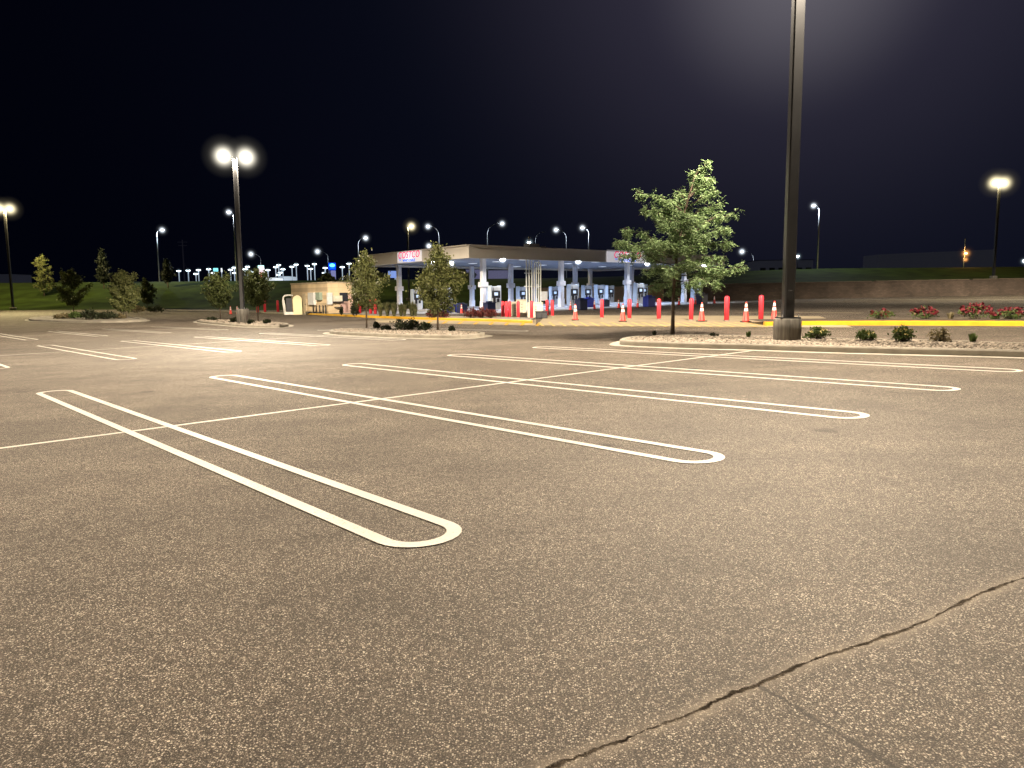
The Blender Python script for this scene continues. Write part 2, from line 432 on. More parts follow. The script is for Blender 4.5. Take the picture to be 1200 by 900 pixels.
def island(px, label, H=.15, nstones=0, cw=.16, gutter=.30, ssize=(.03, .065), bed=None, curbm=None):
    pts = [Vector(G(x, y, H)[:2]) for x, y in px]
    pts = catmull(pts, 3)
    inn = inset(pts, cw); outg = inset(pts, -gutter)
    root = empty('planter_island', (0,0,0)); tag(root, label, 'planter island', kind='thing')
    n = len(pts); b = MB()
    sh = inset(pts, .025)
    vs = []
    for ring, dz in ((pts, -.05), (pts, H-.03), (sh, H), (inn, H), (inn, -.05)):
        vs += [(p.x, p.y, lot(p.x, p.y)+dz) for p in ring]
    fs = []
    for k in range(4):
        for i in range(n): fs.append((k*n+i, k*n+(i+1)%n, (k+1)*n+(i+1)%n, (k+1)*n+i))
    b.add(vs, fs); b.build('curb', curbm or curbc, root)
    b = MB(); vs = [(p.x, p.y, lot(p.x, p.y)+.011) for p in outg]+[(p.x, p.y, lot(p.x, p.y)+.013) for p in pts]
    b.add(vs, [(i, (i+1)%n, n+(i+1)%n, n+i) for i in range(n)]); b.build('gutter', guttc, root)
    c = sum(inn, Vector((0, 0)))/n
    b = MB(); vs = [(p.x, p.y, lot(p.x, p.y)+H-.05) for p in inn]
    b.add(vs, [tuple(range(n))]); b.build('gravel_bed', bed or gravelb, root)
    if nstones:
        x0, x1 = min(p.x for p in inn), max(p.x for p in inn); y0, y1 = min(p.y for p in inn), max(p.y for p in inn)
        b = MB(); k = 0; tries = 0
        while k < nstones and tries < nstones*30:
            tries += 1
            p = Vector((random.uniform(x0, x1), random.uniform(y0, y1)))
            if not inside(p, inn): continue
            k += 1; r = random.uniform(*ssize); z = lot(p.x, p.y)+H-.045+random.random()*.02
            a = random.random()*3; sx, sy, sz = r*random.uniform(.8,1.5), r*random.uniform(.6,1.), r*random.uniform(.4,.8)
            vs = []
            for q in ((1,0,0),(0,1,0),(-1,0,0),(0,-1,0),(0,0,1),(.6,.6,.55),(-.6,.6,.5),(-.55,-.6,.55),(.6,-.6,.5)):
                X, Yy = q[0]*sx*random.uniform(.85,1.1), q[1]*sy
                vs.append((p.x+X*math.cos(a)-Yy*math.sin(a), p.y+X*math.sin(a)+Yy*math.cos(a), z+q[2]*sz))
            b.add(vs, [(0,5,8),(0,1,5),(1,6,5),(1,2,6),(2,7,6),(2,3,7),(3,8,7),(3,0,8),(5,4,8),(5,6,4),(6,7,4),(7,8,4)])
        g = b.build('gravel', stone); tag(g, kind='stuff'); g['label'] = 'loose pale river gravel covering the '+label.split(' planter')[0][:30]
        g['category'] = 'gravel'; g['label'] = {'n': 'loose pale river stones around the near pole and tall tree'}.get('n') if nstones > 2500 else 'loose pale stones around two leafy trees left of centre'
    return root, inn
isl_r, inn_r = island([(726,397.5),(742,399.5),(808,401.8),(880,403.2),(960,405.4),(1060,407.6),(1160,409.6),(1260,411.5),(1262,403.5),(1190,401.2),(1072,397.6),(960,395.2),(880,392.8),(800,391.8),(745,393.5)],
    'long concrete kerbed planter island of pale gravel around the nearest lamp pole', nstones=5200)
isl_m, inn_m = island([(386,387.2),(402,388.8),(450,390.8),(500,392.2),(540,392.4),(564,390.6),(566,388.8),(540,387.2),(480,385.6),(430,384.4),(394,385.2)],
    'kerbed planter island with two leafy trees and dark shrubs in front of the fuel station', nstones=1500, ssize=(.05,.10))
isl_l, inn_l = island([(231,375.6),(255,378),(288,380.6),(320,381.2),(336,380.2),(334,378.2),(300,376),(262,374),(238,373.8)],
    'small kerbed planter island around the twin headed lamp pole', nstones=500, ssize=(.07,.13))
isl_f, inn_f = island([(34,373.8),(60,375.2),(120,376.2),(162,375.2),(171,373.2),(150,371.2),(90,370.2),(44,371)],
    'far left planter island of pale stone with a row of low shrubs', nstones=0, cw=.5, bed=curbc)

# ------------------------------------------------------------------ station pavement
def patch(name, px, dz, m, H=0., label=None):
    pts = [Vector(G(x, y, 0)[:2]) for x, y in px]
    # densify and triangulate as strips over the terrain through a fan of subdivided quads
    b = MB()
    n = len(pts)
    if n == 4:
        K, J = 24, 10; vs = []
        for j in range(J+1):
            for k in range(K+1):
                a = pts[0].lerp(pts[1], k/K); c = pts[3].lerp(pts[2], k/K); p = a.lerp(c, j/J)
                vs.append((p.x, p.y, lot(p.x, p.y)+dz))
        b.add(vs, [(j*(K+1)+k, j*(K+1)+k+1, (j+1)*(K+1)+k+1, (j+1)*(K+1)+k) for j in range(J) for k in range(K)], True)
    o = b.build(name, m); tag(o, kind='structure'); return o
C0 = Vector((-3.8, 68.0)); D1 = Vector((math.cos(R(38)), math.sin(R(38)))); D2 = Vector((-D1.y, D1.x))
def st(a, b_, z=0., rel=True):
    p = C0+D1*a+D2*b_; return Vector((p.x, p.y, (lot(p.x, p.y) if rel else 0)+z))
pad_c = mat('forecourt_concrete', (.42, .42, .42), .75, var=.12, scale=.8, bump=.1, detail=8)
b = MB(); K, J = 30, 20; vs = []
for j in range(J+1):
    for k in range(K+1):
        p = C0+D1*(-3+k/K*44)+D2*(-5+j/J*32); vs.append((p.x, p.y, lot(p.x, p.y)+.012))
b.add(vs, [(j*(K+1)+k, j*(K+1)+k+1, (j+1)*(K+1)+k+1, (j+1)*(K+1)+k) for j in range(J) for k in range(K)], True)
tag(b.build('forecourt', pad_c), kind='structure')
tan_c = mat('tan_concrete', (.38, .32, .22), .85, var=.14, scale=1.5, bump=.2, detail=8)
patch('concrete_apron', [(628,381.6),(1000,384.2),(960,370.5),(640,369.5)], .012, tan_c)
patch('hatched_apron', [(440,378),(628,381.6),(628,375),(440,372.5)], .012, tan_c)
# yellow kerbed sidewalk, left of the gap
def raised(name, top_px, depth_dir, depth, H, m_curb, m_top, label, end0=0):
    pts = [Vector(G(x, y, 0)[:2]) for x, y in top_px]
    root = empty(name, (0,0,0)); tag(root, label, 'kerb')
    def zz(p, d): return lot(p.x, p.y)+d
    b = MB(); n = len(pts)
    q = [];
    for i in range(n-1):
        m = max(1, int((pts[i+1]-pts[i]).length/1.2))
        for j in range(m): q.append(pts[i].lerp(pts[i+1], j/m))
    q.append(pts[-1]); n = len(q)
    dd = Vector(depth_dir).normalized()
    prof = [(0, -.05), (0, H-.03), (.04, H), (.36, H), (.36, -.05)]
    vs = [(p.x+dd.x*o, p.y+dd.y*o, zz(p, z)) for o, z in prof for p in q]
    fs = [(k*n+i, k*n+i+1, (k+1)*n+i+1, (k+1)*n+i) for k in range(4) for i in range(n-1)]
    fs += [tuple(k*n for k in range(5)), tuple(k*n+n-1 for k in range(4,-1,-1))]
    b.add(vs, fs); b.build('curb', m_curb, root)
    b = MB(); vs = []
    for o in (.362, .362+depth*.33, .362+depth*.66, .362+depth):
        vs += [(p.x+dd.x*o, p.y+dd.y*o, lot(p.x+dd.x*o, p.y+dd.y*o)+H-.02) for p in q]
    b.add(vs, [(k*n+i, k*n+i+1, (k+1)*n+i+1, (k+1)*n+i) for k in range(3) for i in range(n-1)], True)
    b.build('bed', m_top, root)
    return root
raised('yellow_kerb', [(360,368.6),(400,370.6),(450,373.2),(520,375.6),(580,377.2),(624,379.2)], (0,1), 5.0, .17, ypaint, slabc,
       'yellow painted kerb left of the gap along the station planting strip')
raised('yellow_kerb', [(897,382.2),(960,381.4),(1060,381.4),(1200,382.2),(1290,383)], (.1,1), 3.2, .17, ypaint, gravelb,
       'yellow painted kerb right of the gap along the red flower bed')
raised('sidewalk_kerb', [(180,364.6),(240,365.6),(300,366.6),(360,368.6)], (0,1), 2.2, .15, curbc, slabc,
       'plain concrete kerb along the foot of the grass slope')
# hatch strokes
b = MB()
for i in range(9):
    x = 482+i*18.4; yb = 377.4+(x-470)*.0235; 
    ribbon(b, [G(x, yb+1.0), G(x+6-i*.4, yb-2.0)], .16, .017)
tag(b.build('hatch_marking', ypaint), kind='structure')
b = MB()
for i in range(22):
    x = 634+i*12.6; sl = 5+i*1.1
    ribbon(b, [G(x+sl*.5, 382.4+i*.05), G(x-sl*.5, 377.9)], .13, .017)
ribbon(b, [G(628, 382.6), G(900, 384.3)], .11, .018)
tag(b.build('hatch_marking', tpaint), kind='structure')
# light lane lines and gutters on the far drive
b = MB(); ribbon(b, [G(905,351.8), G(1060,351.2), G(1230,351.6)], 1.6, .012)
tag(b.build('drive_gutter', curbc), kind='structure')
b = MB(); ribbon(b, [G(862,366), G(1010,367), ], .5, .012); ribbon(b, [G(1010,373.5), G(1290,374)], .9, .013)
tag(b.build('drive_marking', tan_c), kind='structure')

# ------------------------------------------------------------------ retaining wall
wallm = brick_mat('wall_block', (.085, .066, .052), (.12, .09, .07), (.06, .047, .038), .45, .2)
root = empty('retaining_wall', (0, TOE, 0)); tag(root, 'long brown block retaining wall at the foot of the bank', 'wall')
b = MB(); q = [4+2*i for i in range(100)]
vs = []
for off, zf in ((-.0, lambda x: lot(x, TOE)-.3), (.05, lambda x: toe_z(max(x, 9))), (.40, lambda x: toe_z(max(x, 9))), (.45, lambda x: lot(x, TOE)-.3)):
    vs += [(x, off, zf(x)) for x in q]
n = len(q)
b.add(vs, [(k*n+i, k*n+i+1, (k+1)*n+i+1, (k+1)*n+i) for k in range(3) for i in range(9, n-1)])
b.build('block_face', wallm, root)
b = MB(); b.add(vs, [(k*n+i, k*n+i+1, (k+1)*n+i+1, (k+1)*n+i) for k in range(3) for i in range(9)]+[(0, n, 2*n, 3*n)])
b.build('block_face', brick_mat('wall_block_tan', (.44, .28, .14), (.50, .33, .17), (.3, .2, .12), .45, .2), root)  # warm station light on this stretch is put into the block colour
b = MB()
for x0, x1 in ((4, 40), (40.5, 52), (52.5, 66), (66.5, 82), (82.5, 110), (110.5, 200)):
    m_ = int((x1-x0)/2)+1
    for i in range(m_):
        xa = x0+(x1-x0)*i/m_; xb = x0+(x1-x0)*(i+1)/m_-.01; xm = (xa+xb)/2
        b.box((xm, .2, toe_z(max(xm, 9))+.06), (xb-xa, .6, .1))
b.build('coping', mat('coping', (.16, .13, .10), .85), root)

# ------------------------------------------------------------------ fuel canopy
ZB, ZT = 5.0, 6.12
LA, LB = 37.7, 21.5
RZ = R(38)
can = empty('fuel_station_canopy', (C0.x, C0.y, 0), RZ)
tag(can, 'flat roofed fuel station canopy on square columns with lit name signs', 'fuel canopy')
fasc = mat('fascia_metal', (.56, .53, .48), .55, var=.05, scale=.8, metal=.0)
soff = mat('soffit', (.20, .23, .30), .6, var=.06, scale=1.)
colm = mat('column_paint', (.74, .75, .80), .5, var=.08, scale=2)
b = MB()
for c, d in (((LA/2, .12, (ZB+ZT)/2), (LA, .24, ZT-ZB)), ((LA/2, LB-.12, (ZB+ZT)/2), (LA, .24, ZT-ZB)),
             ((.12, LB/2, (ZB+ZT)/2), (.24, LB-.48, ZT-ZB)), ((LA-.12, LB/2, (ZB+ZT)/2), (.24, LB-.48, ZT-ZB))): b.box(c, d)
for c, d in (((LA/2, -.02, ZT+.03), (LA+.1, .5, .08)), ((-.02, LB/2, ZT+.031), (.5, LB+.1, .08)), ((LA/2, -.01, ZB+.05), (LA+.05, .06, .1))): b.box(c, d)
b.build('fascia', fasc, can)
b = MB(); b.box((LA/2, LB/2, ZB+.25), (LA-.52, LB-.52, .06)); 
for i in range(24): b.box((.9+i*1.56, LB/2, ZB+.21), (.05, LB-.6, .03))
b.build('soffit', soff, can)
b = MB(); b.box((LA/2, LB/2, ZT-.25), (LA-.52, LB-.52, .06)); b.build('roof_deck', mat('roof_deck', (.25,.25,.24), .8), can)
b = MB(); b.box((9.2, 2.2, ZT+.35), (1.4, .8, .5), bev=.04); b.box((10.6, 2.2, ZT+.25), (.5, .4, .3)); b.build('rooftop_unit', colm, can)
red = mat('sign_red', (.75, .015, .14), .5, var=.02, emit=(1., .01, .16), es=.75)
blu = mat('sign_blue', (.02, .10, .5), .5, var=.02, emit=(.05, .2, .9), es=.8)
signw = mat('sign_white', (.8, .8, .82), .5, var=.02, emit=(.95, .92, 1.), es=.42)
box_w = mat('pump_sign_white', (.7, .68, .70), .5, var=.1, scale=9)
for a in (4.1, 14.3, 24.4, 34.5):
    for bb in (3.5, 12.2, 20.0):
        zl = lot(*(C0+D1*a+D2*bb))
        q = MB(); q.box((a, bb, (ZB+zl)/2+.12), (.46, .46, ZB-zl+.2), bev=.02)
        q.box((a, bb, zl+.5), (.54, .54, 1.0), bev=.02)
        c = q.build('column', colm, can)
        s = MB(); s.box((a-.02, bb-.02, zl+2.6), (.84, .60, .50), bev=.03); s.build('pump_number_box', box_w, c)
        s = MB(); s.box((a-.28, bb-.30, zl+1.35), (.22, .22, .7), bev=.02); s.build('intercom', box_w, c)
spotm = mat('canopy_lamp', (.9, .9, .9), .4, emit=(.93, .96, 1.), es=28)
fixm = mat('recessed_lamp', (.9, .9, .9), .4, emit=(.80, .88, 1.), es=.6)
for a, bb in ((4.2, .45), (13.9, .45), (24.4, .45), (34.4, .45), (.5, 7.0), (4.5, 9.7)):
    q = MB(); q.lathe((a, bb, ZB-.16), [(.10, 0), (.24, .05), (.26, .14), (.2, .3)], 14); fl_ = q.build('canopy_floodlight', spotm, can); ball('glow', glow_mat('glow_cool', (.82,.90,1.), 2.), fl_, (a, bb, ZB-.1), .62)
    q = MB(); q.v = []; 
for a in (9.2, 19.4, 29.4):
    for bb in (3.5, 8, 12.5, 17.5):
        q = MB(); q.box((a, bb, ZB+.185), (.7, .7, .04)); q.build('recessed_light', fixm, can)
# signs on the fascia
def sign(parent, cx, face, w=5.4, hh=1.32, label=None):
    # face 'a': on the long side (b=0, looks to -b); face 'b': on the short side (a=0, looks to -a)
    q = MB()
    if face == 'a':
        q.box((cx, -.10, (ZB+ZT)/2+.06), (w, .16, ZT-ZB+.12), bev=.02)
        o = q.build('name_sign', signw, parent)
        M0 = Matrix.Translation((cx, -.19, (ZB+ZT)/2+.20)) @ Matrix.Rotation(R(90), 4, 'X')
        M1 = Matrix.Translation((cx+.05, -.19, (ZB+ZT)/2-.34)) @ Matrix.Rotation(R(90), 4, 'X')
        M2 = [((cx-1.72, -.19, (ZB+ZT)/2-.30+i*.085), (.34-.0*i, .02, .04)) for i in range(3)]
    else:
        q.box((-.10, cx, (ZB+ZT)/2+.04), (.16, w, ZT-ZB-.06), bev=.02)
        o = q.build('name_sign', signw, parent)
        Rb = Matrix.Rotation(R(-90), 4, 'Z') @ Matrix.Rotation(R(90), 4, 'X')
        M0 = Matrix.Translation((-.19, cx, (ZB+ZT)/2+.20)) @ Rb
        M1 = Matrix.Translation((-.19, cx-.05, (ZB+ZT)/2-.34)) @ Rb
        M2 = [((-.19, cx+1.72, (ZB+ZT)/2-.30+i*.085), (.02, .34, .04)) for i in range(3)]
    text_obj('COSTCO', 'red_lettering', 0.98, red, o, M0, offset=.006, shear=.22, space=1.16, sx=.95)
    text_obj('WHOLESALE', 'blue_lettering', .36, blu, o, M1, offset=.012, shear=.1, space=1.15, sx=1.1)
    q = MB()
    for c, d in M2: q.box(c, d)
    q.build('blue_stripes', blu, o)
    return o
sign(can, 20.5, 'a', w=6.0)
sign(can, 10.4, 'b', w=4.6)

# concrete fuel islands
isl_c = mat('pump_island', (.35, .35, .36), .8)
def fuel_island(a, b0, b1, label):
    z = lot(*(C0+D1*a+D2*(b0+b1)/2)[:])
    root = MB(); L_ = b1-b0
    pts = [Vector((-.6, -L_/2+.3)), Vector((-.3, -L_/2)), Vector((.3, -L_/2)), Vector((.6, -L_/2+.3)), Vector((.6, L_/2-.3)), Vector((.3, L_/2)), Vector((-.3, L_/2)), Vector((-.6, L_/2-.3))]
    root.poly_prism(pts, lambda p: -.25, lambda p: .16)
    o = root.build('pump_island', isl_c); o.location = (*(C0+D1*a+D2*(b0+b1)/2), z+.0); o.rotation_euler = (0,0,RZ)
    tag(o, label, 'pump island', 'raised concrete islands under the fuel canopy')
FI = ['first', 'second', 'third', 'fourth']
for i, a in enumerate((4.1, 14.3, 24.4, 34.5)):
    fuel_island(a, .4, 21.0, '%s concrete pump island from the left under the canopy' % FI[i])

# dispensers
dw = mat('dispenser_white', (.62, .64, .66), .45, var=.08, scale=5)
dk = mat('dispenser_dark', (.02, .022, .03), .35, var=.3, scale=5)
dbl = mat('dispenser_blue', (.46, .54, .64), .45, var=.1, scale=4)
scr = mat('dispenser_screen', (.5, .6, .7), .3, emit=(.6, .75, 1.), es=.7)
hose = mat('hose_rubber', (.012, .012, .012), .5)
def dispenser():
    r = empty('fuel_dispenser', (0,0,0)); tag(r, 'x', 'fuel dispenser')
    q = MB(); q.box((0,0,.55), (1.0,.62,1.1), bev=.03); q.build('lower_cabinet', dw, r)
    q = MB(); q.box((0,0,1.45), (1.04,.56,.68), bev=.03); q.build('display_head', dk, r)
    for s in (-1, 1):
        q = MB(); q.box((s*.55,0,1.20), (.14,.60,2.2), bev=.03); q.build('side_panel', dbl, r)
        q = MB(); q.box((0, s*.29, 1.5), (.42,.04,.3), bev=.01); q.build('screen', scr, r)
        q = MB(); q.box((-.25, s*.325, .95), (.3,.04,.55), bev=.01); q.box((.2, s*.325, .9), (.28,.04,.35), bev=.01); q.build('keypad_panel', dk, r)
        q = MB(); q.tube([(s*.35, s*.30, 2.1), (s*.42, s*.48, 1.6), (s*.40, s*.5, .7), (s*.30, s*.42, .35), (s*.2, s*.38, .6), (s*.18, s*.36, 1.1)], .022, 6); q.build('hose', hose, r)
        q = MB(); q.box((s*.18, s*.36, 1.18), (.06,.10,.24), bev=.015); q.build('nozzle', dk, r)
    q = MB(); q.box((0,0,2.02), (1.0,.5,.42), bev=.03); q.build('top_sign', dw, r)
    return r
dp = dispenser(); posn = {1.7: 'near end', 8.0: 'middle', 10.2: 'centre', 16.2: 'rear'}
for i, a in enumerate((4.1, 14.3, 24.4, 34.5)):
    for bb, w in posn.items():
        if bb == 8.0 and i != 2: continue
        inst(dp, st(a, bb, .16), RZ, 'fuel dispenser at the %s of the %s pump island from the left' % (w, FI[i]), 'fuel dispensers under the canopy')
del dp['_u']

# vent pipes
vp = empty('vent_pipe_rack', P(626, 362, 73.6).xy.to_3d()+Vector((0,0,lot(2.2,73.6)))); tag(vp, 'cluster of tall cream vertical pipes rising behind the red bollards', 'vent pipes')
pipe_m = mat('pipe_cream', (.82, .80, .70), .5, var=.1, scale=4)
for x, top, r in ((617.2, ZB+.2, .06), (620.4, ZT+1.0, .06), (623.4, ZB+.2, .055), (626.6, 4.7, .05), (629.0, 4.68, .045), (631.4, ZB+.2, .055), (633.8, 4.7, .06)):
    xx = P(x, 362, 73.6).x-vp.location.x; z0 = vp.location.z
    q = MB(); q.lathe((xx, 0, 0), [(r*1.25, 0), (r*1.25, .05), (r, .06), (r, top-z0), (r*.6, top-z0+.02)], 10)
    if top > ZT: q.lathe((xx, 0, top-z0), [(r*1.7, 0), (r*1.9, .12), (r*.8, .2)], 10)
    q.build('pipe', pipe_m, vp)
x6 = P(626.6,362,73.6).x-vp.location.x; x7 = P(633.5,362,73.6).x-vp.location.x
q = MB(); q.tube([(x6, 0, 4.62), (x7, 0, 4.62)], .06, 8); q.tube([(x6-1, 0.12, 2.3), (x7, .12, 2.3)], .05, 6); q.tube([(x6-1, 0.12, 3.6), (x7, .12, 3.6)], .04, 6); q.build('cross_pipe', pipe_m, vp)
q = MB(); q.box((x7+.35, -.05, 1.35), (.7, .4, .9), bev=.03); q.build('valve_box', dw, vp)

# utility cabinets in front of the pipes
cab = mat('cabinet_cream', (.60, .58, .48), .5, var=.12, scale=4)
def cabinet(px, w, h, label, m=cab):
    g = G(*px); r = empty('utility_cabinet', g); tag(r, label, 'cabinet')
    q = MB(); q.box((0,0,h/2), (w,.5,h), bev=.03); q.box((0,0,h+.02), (w+.06,.56,.05), bev=.01); q.build('cabinet_body', m, r)
    q = MB()
    q.box((-w*.23,-.265,h*.5), (w*.42,.03,h*.8), bev=.01); q.box((w*.23,-.265,h*.5), (w*.42,.03,h*.8), bev=.01); q.build('door', m, r)
    q = MB()
    for k in range(4): q.box((w*.05,-.29,h*.25+k*h*.16), (w*.10,.02,.04))
    q.build('vent', dk, r)
    return r
cabinet((603,370.5), .9, 1.0, 'cream utility cabinet just left of the vent pipes between red bollards')
cabinet((611,371), .7, 1.15, 'taller narrow cream utility cabinet beside the vent pipes')
cabinet((627,372), 1.0, .95, 'cream utility cabinet in front of the vent pipes')
cabinet((634.5,373.2), .75, .42, 'low black utility box beside the cream cabinets', dk)

# ------------------------------------------------------------------ bollards
redp = mat('bollard_red', (.74, .040, .065), .45, var=.12, scale=3)
bo = empty('bollard', (0,0,0)); tag(bo, 'x', 'bollard')
q = MB(); q.lathe((0,0,0), [(.115,0),(.115,1.08),(.105,1.12),(.07,1.16),(.02,1.175)], 18); q.build('plastic_sleeve', redp, bo)
q = MB(); q.lathe((0,0,0), [(.15,0),(.15,.03),(.12,.04)], 18); q.build('footing', slabc, bo)
BL = [((589.3,372.6),'red bollard leftmost of the group in front of the blue column'),((593.4,373),'red bollard second from left in front of the blue column'),((597.4,372.4),'red bollard third from left in front of the blue column'),
 ((607.4,373),'red bollard before the cream cabinet left of the vent pipes'),((623,373.4),'red bollard directly in front of the vent pipes'),((641.2,370.4),'left one of two close red bollards right of the vent pipes'),((647.3,370.8),'right one of two close red bollards right of the vent pipes'),
 ((705.3,373),'red bollard standing alone between the first two cones'),((737.6,373.8),'red bollard just right of the second cone'),((772,374.6),'red bollard just left of the tall tree trunk'),((809.8,375.6),'red bollard just left of the third cone'),
 ((851.4,376.6),'red bollard between the third and fourth cones'),((891.5,376.2),'rightmost red bollard between two cones beside the near pole'),
 ((302,366.8),'dull red bollard left of the arched white enclosure, behind a tree'),((310.6,366.8),'red bollard left of the arched white enclosure'),((325.8,366.4),'red bollard right beside the arched white enclosure'),
 ((422,368.2),'red bollard right of the beige utility building'),((434.5,368.4),'second red bollard right of the beige building behind a tree'),((440,368.6),'third red bollard right of the beige building by the grasses')]
for (px, lb) in BL:
    g = G(*px); sc = 1.02 if px[0] in (851.4, 891.5) else (1.3 if px[0] < 450 else .95)
    o = inst(bo, g+Vector((0,0,.012)), random.random(), lb, 'red bollards around the fuel station', sc=sc)
# cones
cor = mat('cone_orange', (.85, .06, .05), .5, var=.08, scale=5)
cw_ = mat('cone_collar', (.85, .83, .80), .35, var=.05, scale=5)
rub = mat('cone_base', (.02, .018, .018), .8)
cn = empty('traffic_cone', (0,0,0)); tag(cn, 'x', 'traffic cone')
q = MB(); q.box((0,0,.02), (.40,.40,.04), bev=.01); q.build('rubber_base', rub, cn)
q = MB(); q.lathe((0,0,.04), [(.165,0),(.15,.03),(.032,.86),(.028,.87)], 20); q.build('cone_body', cor, cn)
for z0, z1 in ((.46, .60), (.66, .79)):
    rr = lambda z: .15+(.032-.15)*(z-.03)/.83+.004
    q = MB(); q.lathe((0,0,.04), [(rr(z0),z0),(rr(z1),z1)], 20, cap=False); q.build('white_collar', cw_, cn)
CN = [((674.2,375.6),1,'orange traffic cone with white collars, leftmost in the near row'),((729.8,377.2),1,'orange traffic cone second from left in the near row'),((822.2,377),1,'orange traffic cone just right of the tall tree'),
 ((874,377.8),1,'orange traffic cone between two red bollards left of the near pole'),((907,376.6),1,'orange traffic cone closest to the near light pole'),
 ((668.6,363.8),.9,'small distant cone left of the dark blue bin'),((696.6,362.6),.9,'small distant cone right of the two blue bins'),((725,361.4),.9,'small distant cone standing alone on the forecourt'),((747.2,360.8),.9,'small distant cone beside the blue bin on the third island'),
 ((795.6,357.8),.9,'small distant cone right of the tall tree trunk'),((814.8,357),.9,'small distant cone near the fourth island bin'),((837,355.8),.9,'small distant cone alone past the canopy end'),
 ((270.4,368.4),1,'orange cone left of a pair by the grass slope'),((278.2,368.2),1,'orange cone right of a pair by the grass slope'),((541,367.6),.9,'orange cone beside the dark bin left of the red shrubs')]
for px, sc, lb in CN:
    inst(cn, G(*px)+Vector((0,0,.013)), random.uniform(-.3,.3), lb, 'orange traffic cones', sc=sc)
# bins
bbm = mat('bin_blue', (.012, .03, .34), .45, var=.12, scale=4)
bnm = mat('bin_navy', (.012, .02, .07), .45, var=.15, scale=4)
def bin_(m):
    r = empty('waste_bin', (0,0,0)); tag(r, 'x', 'waste bin')
    q = MB(); q.box((0,0,.42), (.95,.7,.84), bev=.05); q.build('bin_body', m, r)
    q = MB(); q.box((0,0,.88), (1.0,.75,.08), bev=.03); q.box((0,0,.97), (.5,.35,.12), bev=.03); q.build('lid', m, r)
    return r
b1, b2 = bin_(bbm), bin_(bnm)
for pr, px, lb, sc in ((b1,(525,366.5),'bright blue waste bin behind the leafy tree trunk',1.),(b1,(538,366),'bright blue waste bin half hidden behind a dark bin',.8),(b2,(541.5,366.8),'navy waste bin next to the bright blue one',.9),(b2,(573.5,367),'navy waste bin between the red shrubs and bollards',1.),
    (b2,(681,363.4),'large navy waste bin left of the bright blue one on the forecourt',1.05),(b1,(690,360),'bright blue waste bin right behind the navy one on the forecourt',1.05),(b2,(709.5,359.4),'navy waste bin beside the second rear column',.8),
    (b1,(760.5,359.6),'bright blue waste bin by the third pump island',1.1),(b2,(822,356.4),'navy waste bin at the right end of the canopy',1.2)):
    inst(pr, G(*px)+Vector((0,0,.013)), RZ, lb, 'waste bins on the forecourt', sc=sc)

# ------------------------------------------------------------------ utility building + arched enclosure
bw = brick_mat('building_block', (.66, .52, .33), (.72, .57, .37), (.52, .41, .27), .8, .4)
trimm = mat('building_trim', (.50, .42, .30), .7)
gB = G(385, 368.9); HB = 3.25
ub = empty('utility_building', gB, RZ); tag(ub, 'low beige block utility building with wall cabinets left of the canopy', 'building')
dd = lambda px, dirv, g=gB: None
def hit(px, dirv):   # distance along a horizontal direction from gB where image column px is met
    d = raydir(px, 360); k = d.x/d.y
    return (k*gB.y-gB.x)/(dirv.x-k*dirv.y)
L1 = hit(413, D1); L2 = hit(342, D2)
q = MB(); q.box((L1/2, L2/2, HB/2-.2), (L1, L2, HB+.4)); q.build('wall', bw, ub)
q = MB(); q.box((L1/2, L2/2, HB+.06), (L1+.12, L2+.12, .12)); q.build('roof', trimm, ub)
def on1(px, z0, z1, w, name, m, proud=.12, par=None):
    a = hit(px, D1); q = MB(); q.box((a, -proud/2, (z0+z1)/2), (w, proud, z1-z0), bev=.015); return q.build(name, m, par or ub)
def on2(px, z0, z1, w, name, m, proud=.12, par=None):
    a = hit(px, D2); q = MB(); q.box((-proud/2, a, (z0+z1)/2), (proud, w, z1-z0), bev=.015); return q.build(name, m, par or ub)
dr = on2(357.5, 0, 2.2, .95, 'door', trimm, .08)
q = MB(); q.box((-.11, hit(357.5, D2)-.35, 1.05), (.06, .05, .14)); q.build('handle', dk, dr)
on2(367.5, 1.0, 2.3, 1.5, 'electrical_panel', dw, .3)
on2(376, 1.5, 2.3, 1.0, 'electrical_panel', mat('panel_green', (.25,.33,.28), .5), .35)
on1(386, 1.05, 2.25, .55, 'electrical_panel', dw, .25)
on1(395, 1.35, 1.95, 1.0, 'meter_box', cab, .3); on1(395, 1.24, 1.33, 1.2, 'shelf', dk, .4)
on1(396, .7, .78, .8, 'shelf', dk, .4)
on1(403, 1.35, 2.25, .9, 'dark_window', dk, .1)
on1(403.5, .0, 1.3, .9, 'posted_board', mat('pink_board', (.55,.36,.32), .6), .06)  # pink plates paint the lit part of the wall here
on1(409, .2, 2.1, .9, 'posted_board', mat('pink_board2', (.52,.36,.30), .6), .06)
for px in (369, 372.5, 376.5, 380.5, 383.5):
    a = hit(px, D2); q = MB(); q.tube([(-.2, a, 0), (-.2, a, 1.0)], .05, 6); q.build('conduit', dk, ub)
for px in (364, 370, 377): a = hit(px, D2); q = MB(); q.box((-.3, a, .18), (.3, .8, .22), bev=.02); q.build('plinth_box', dk, ub)
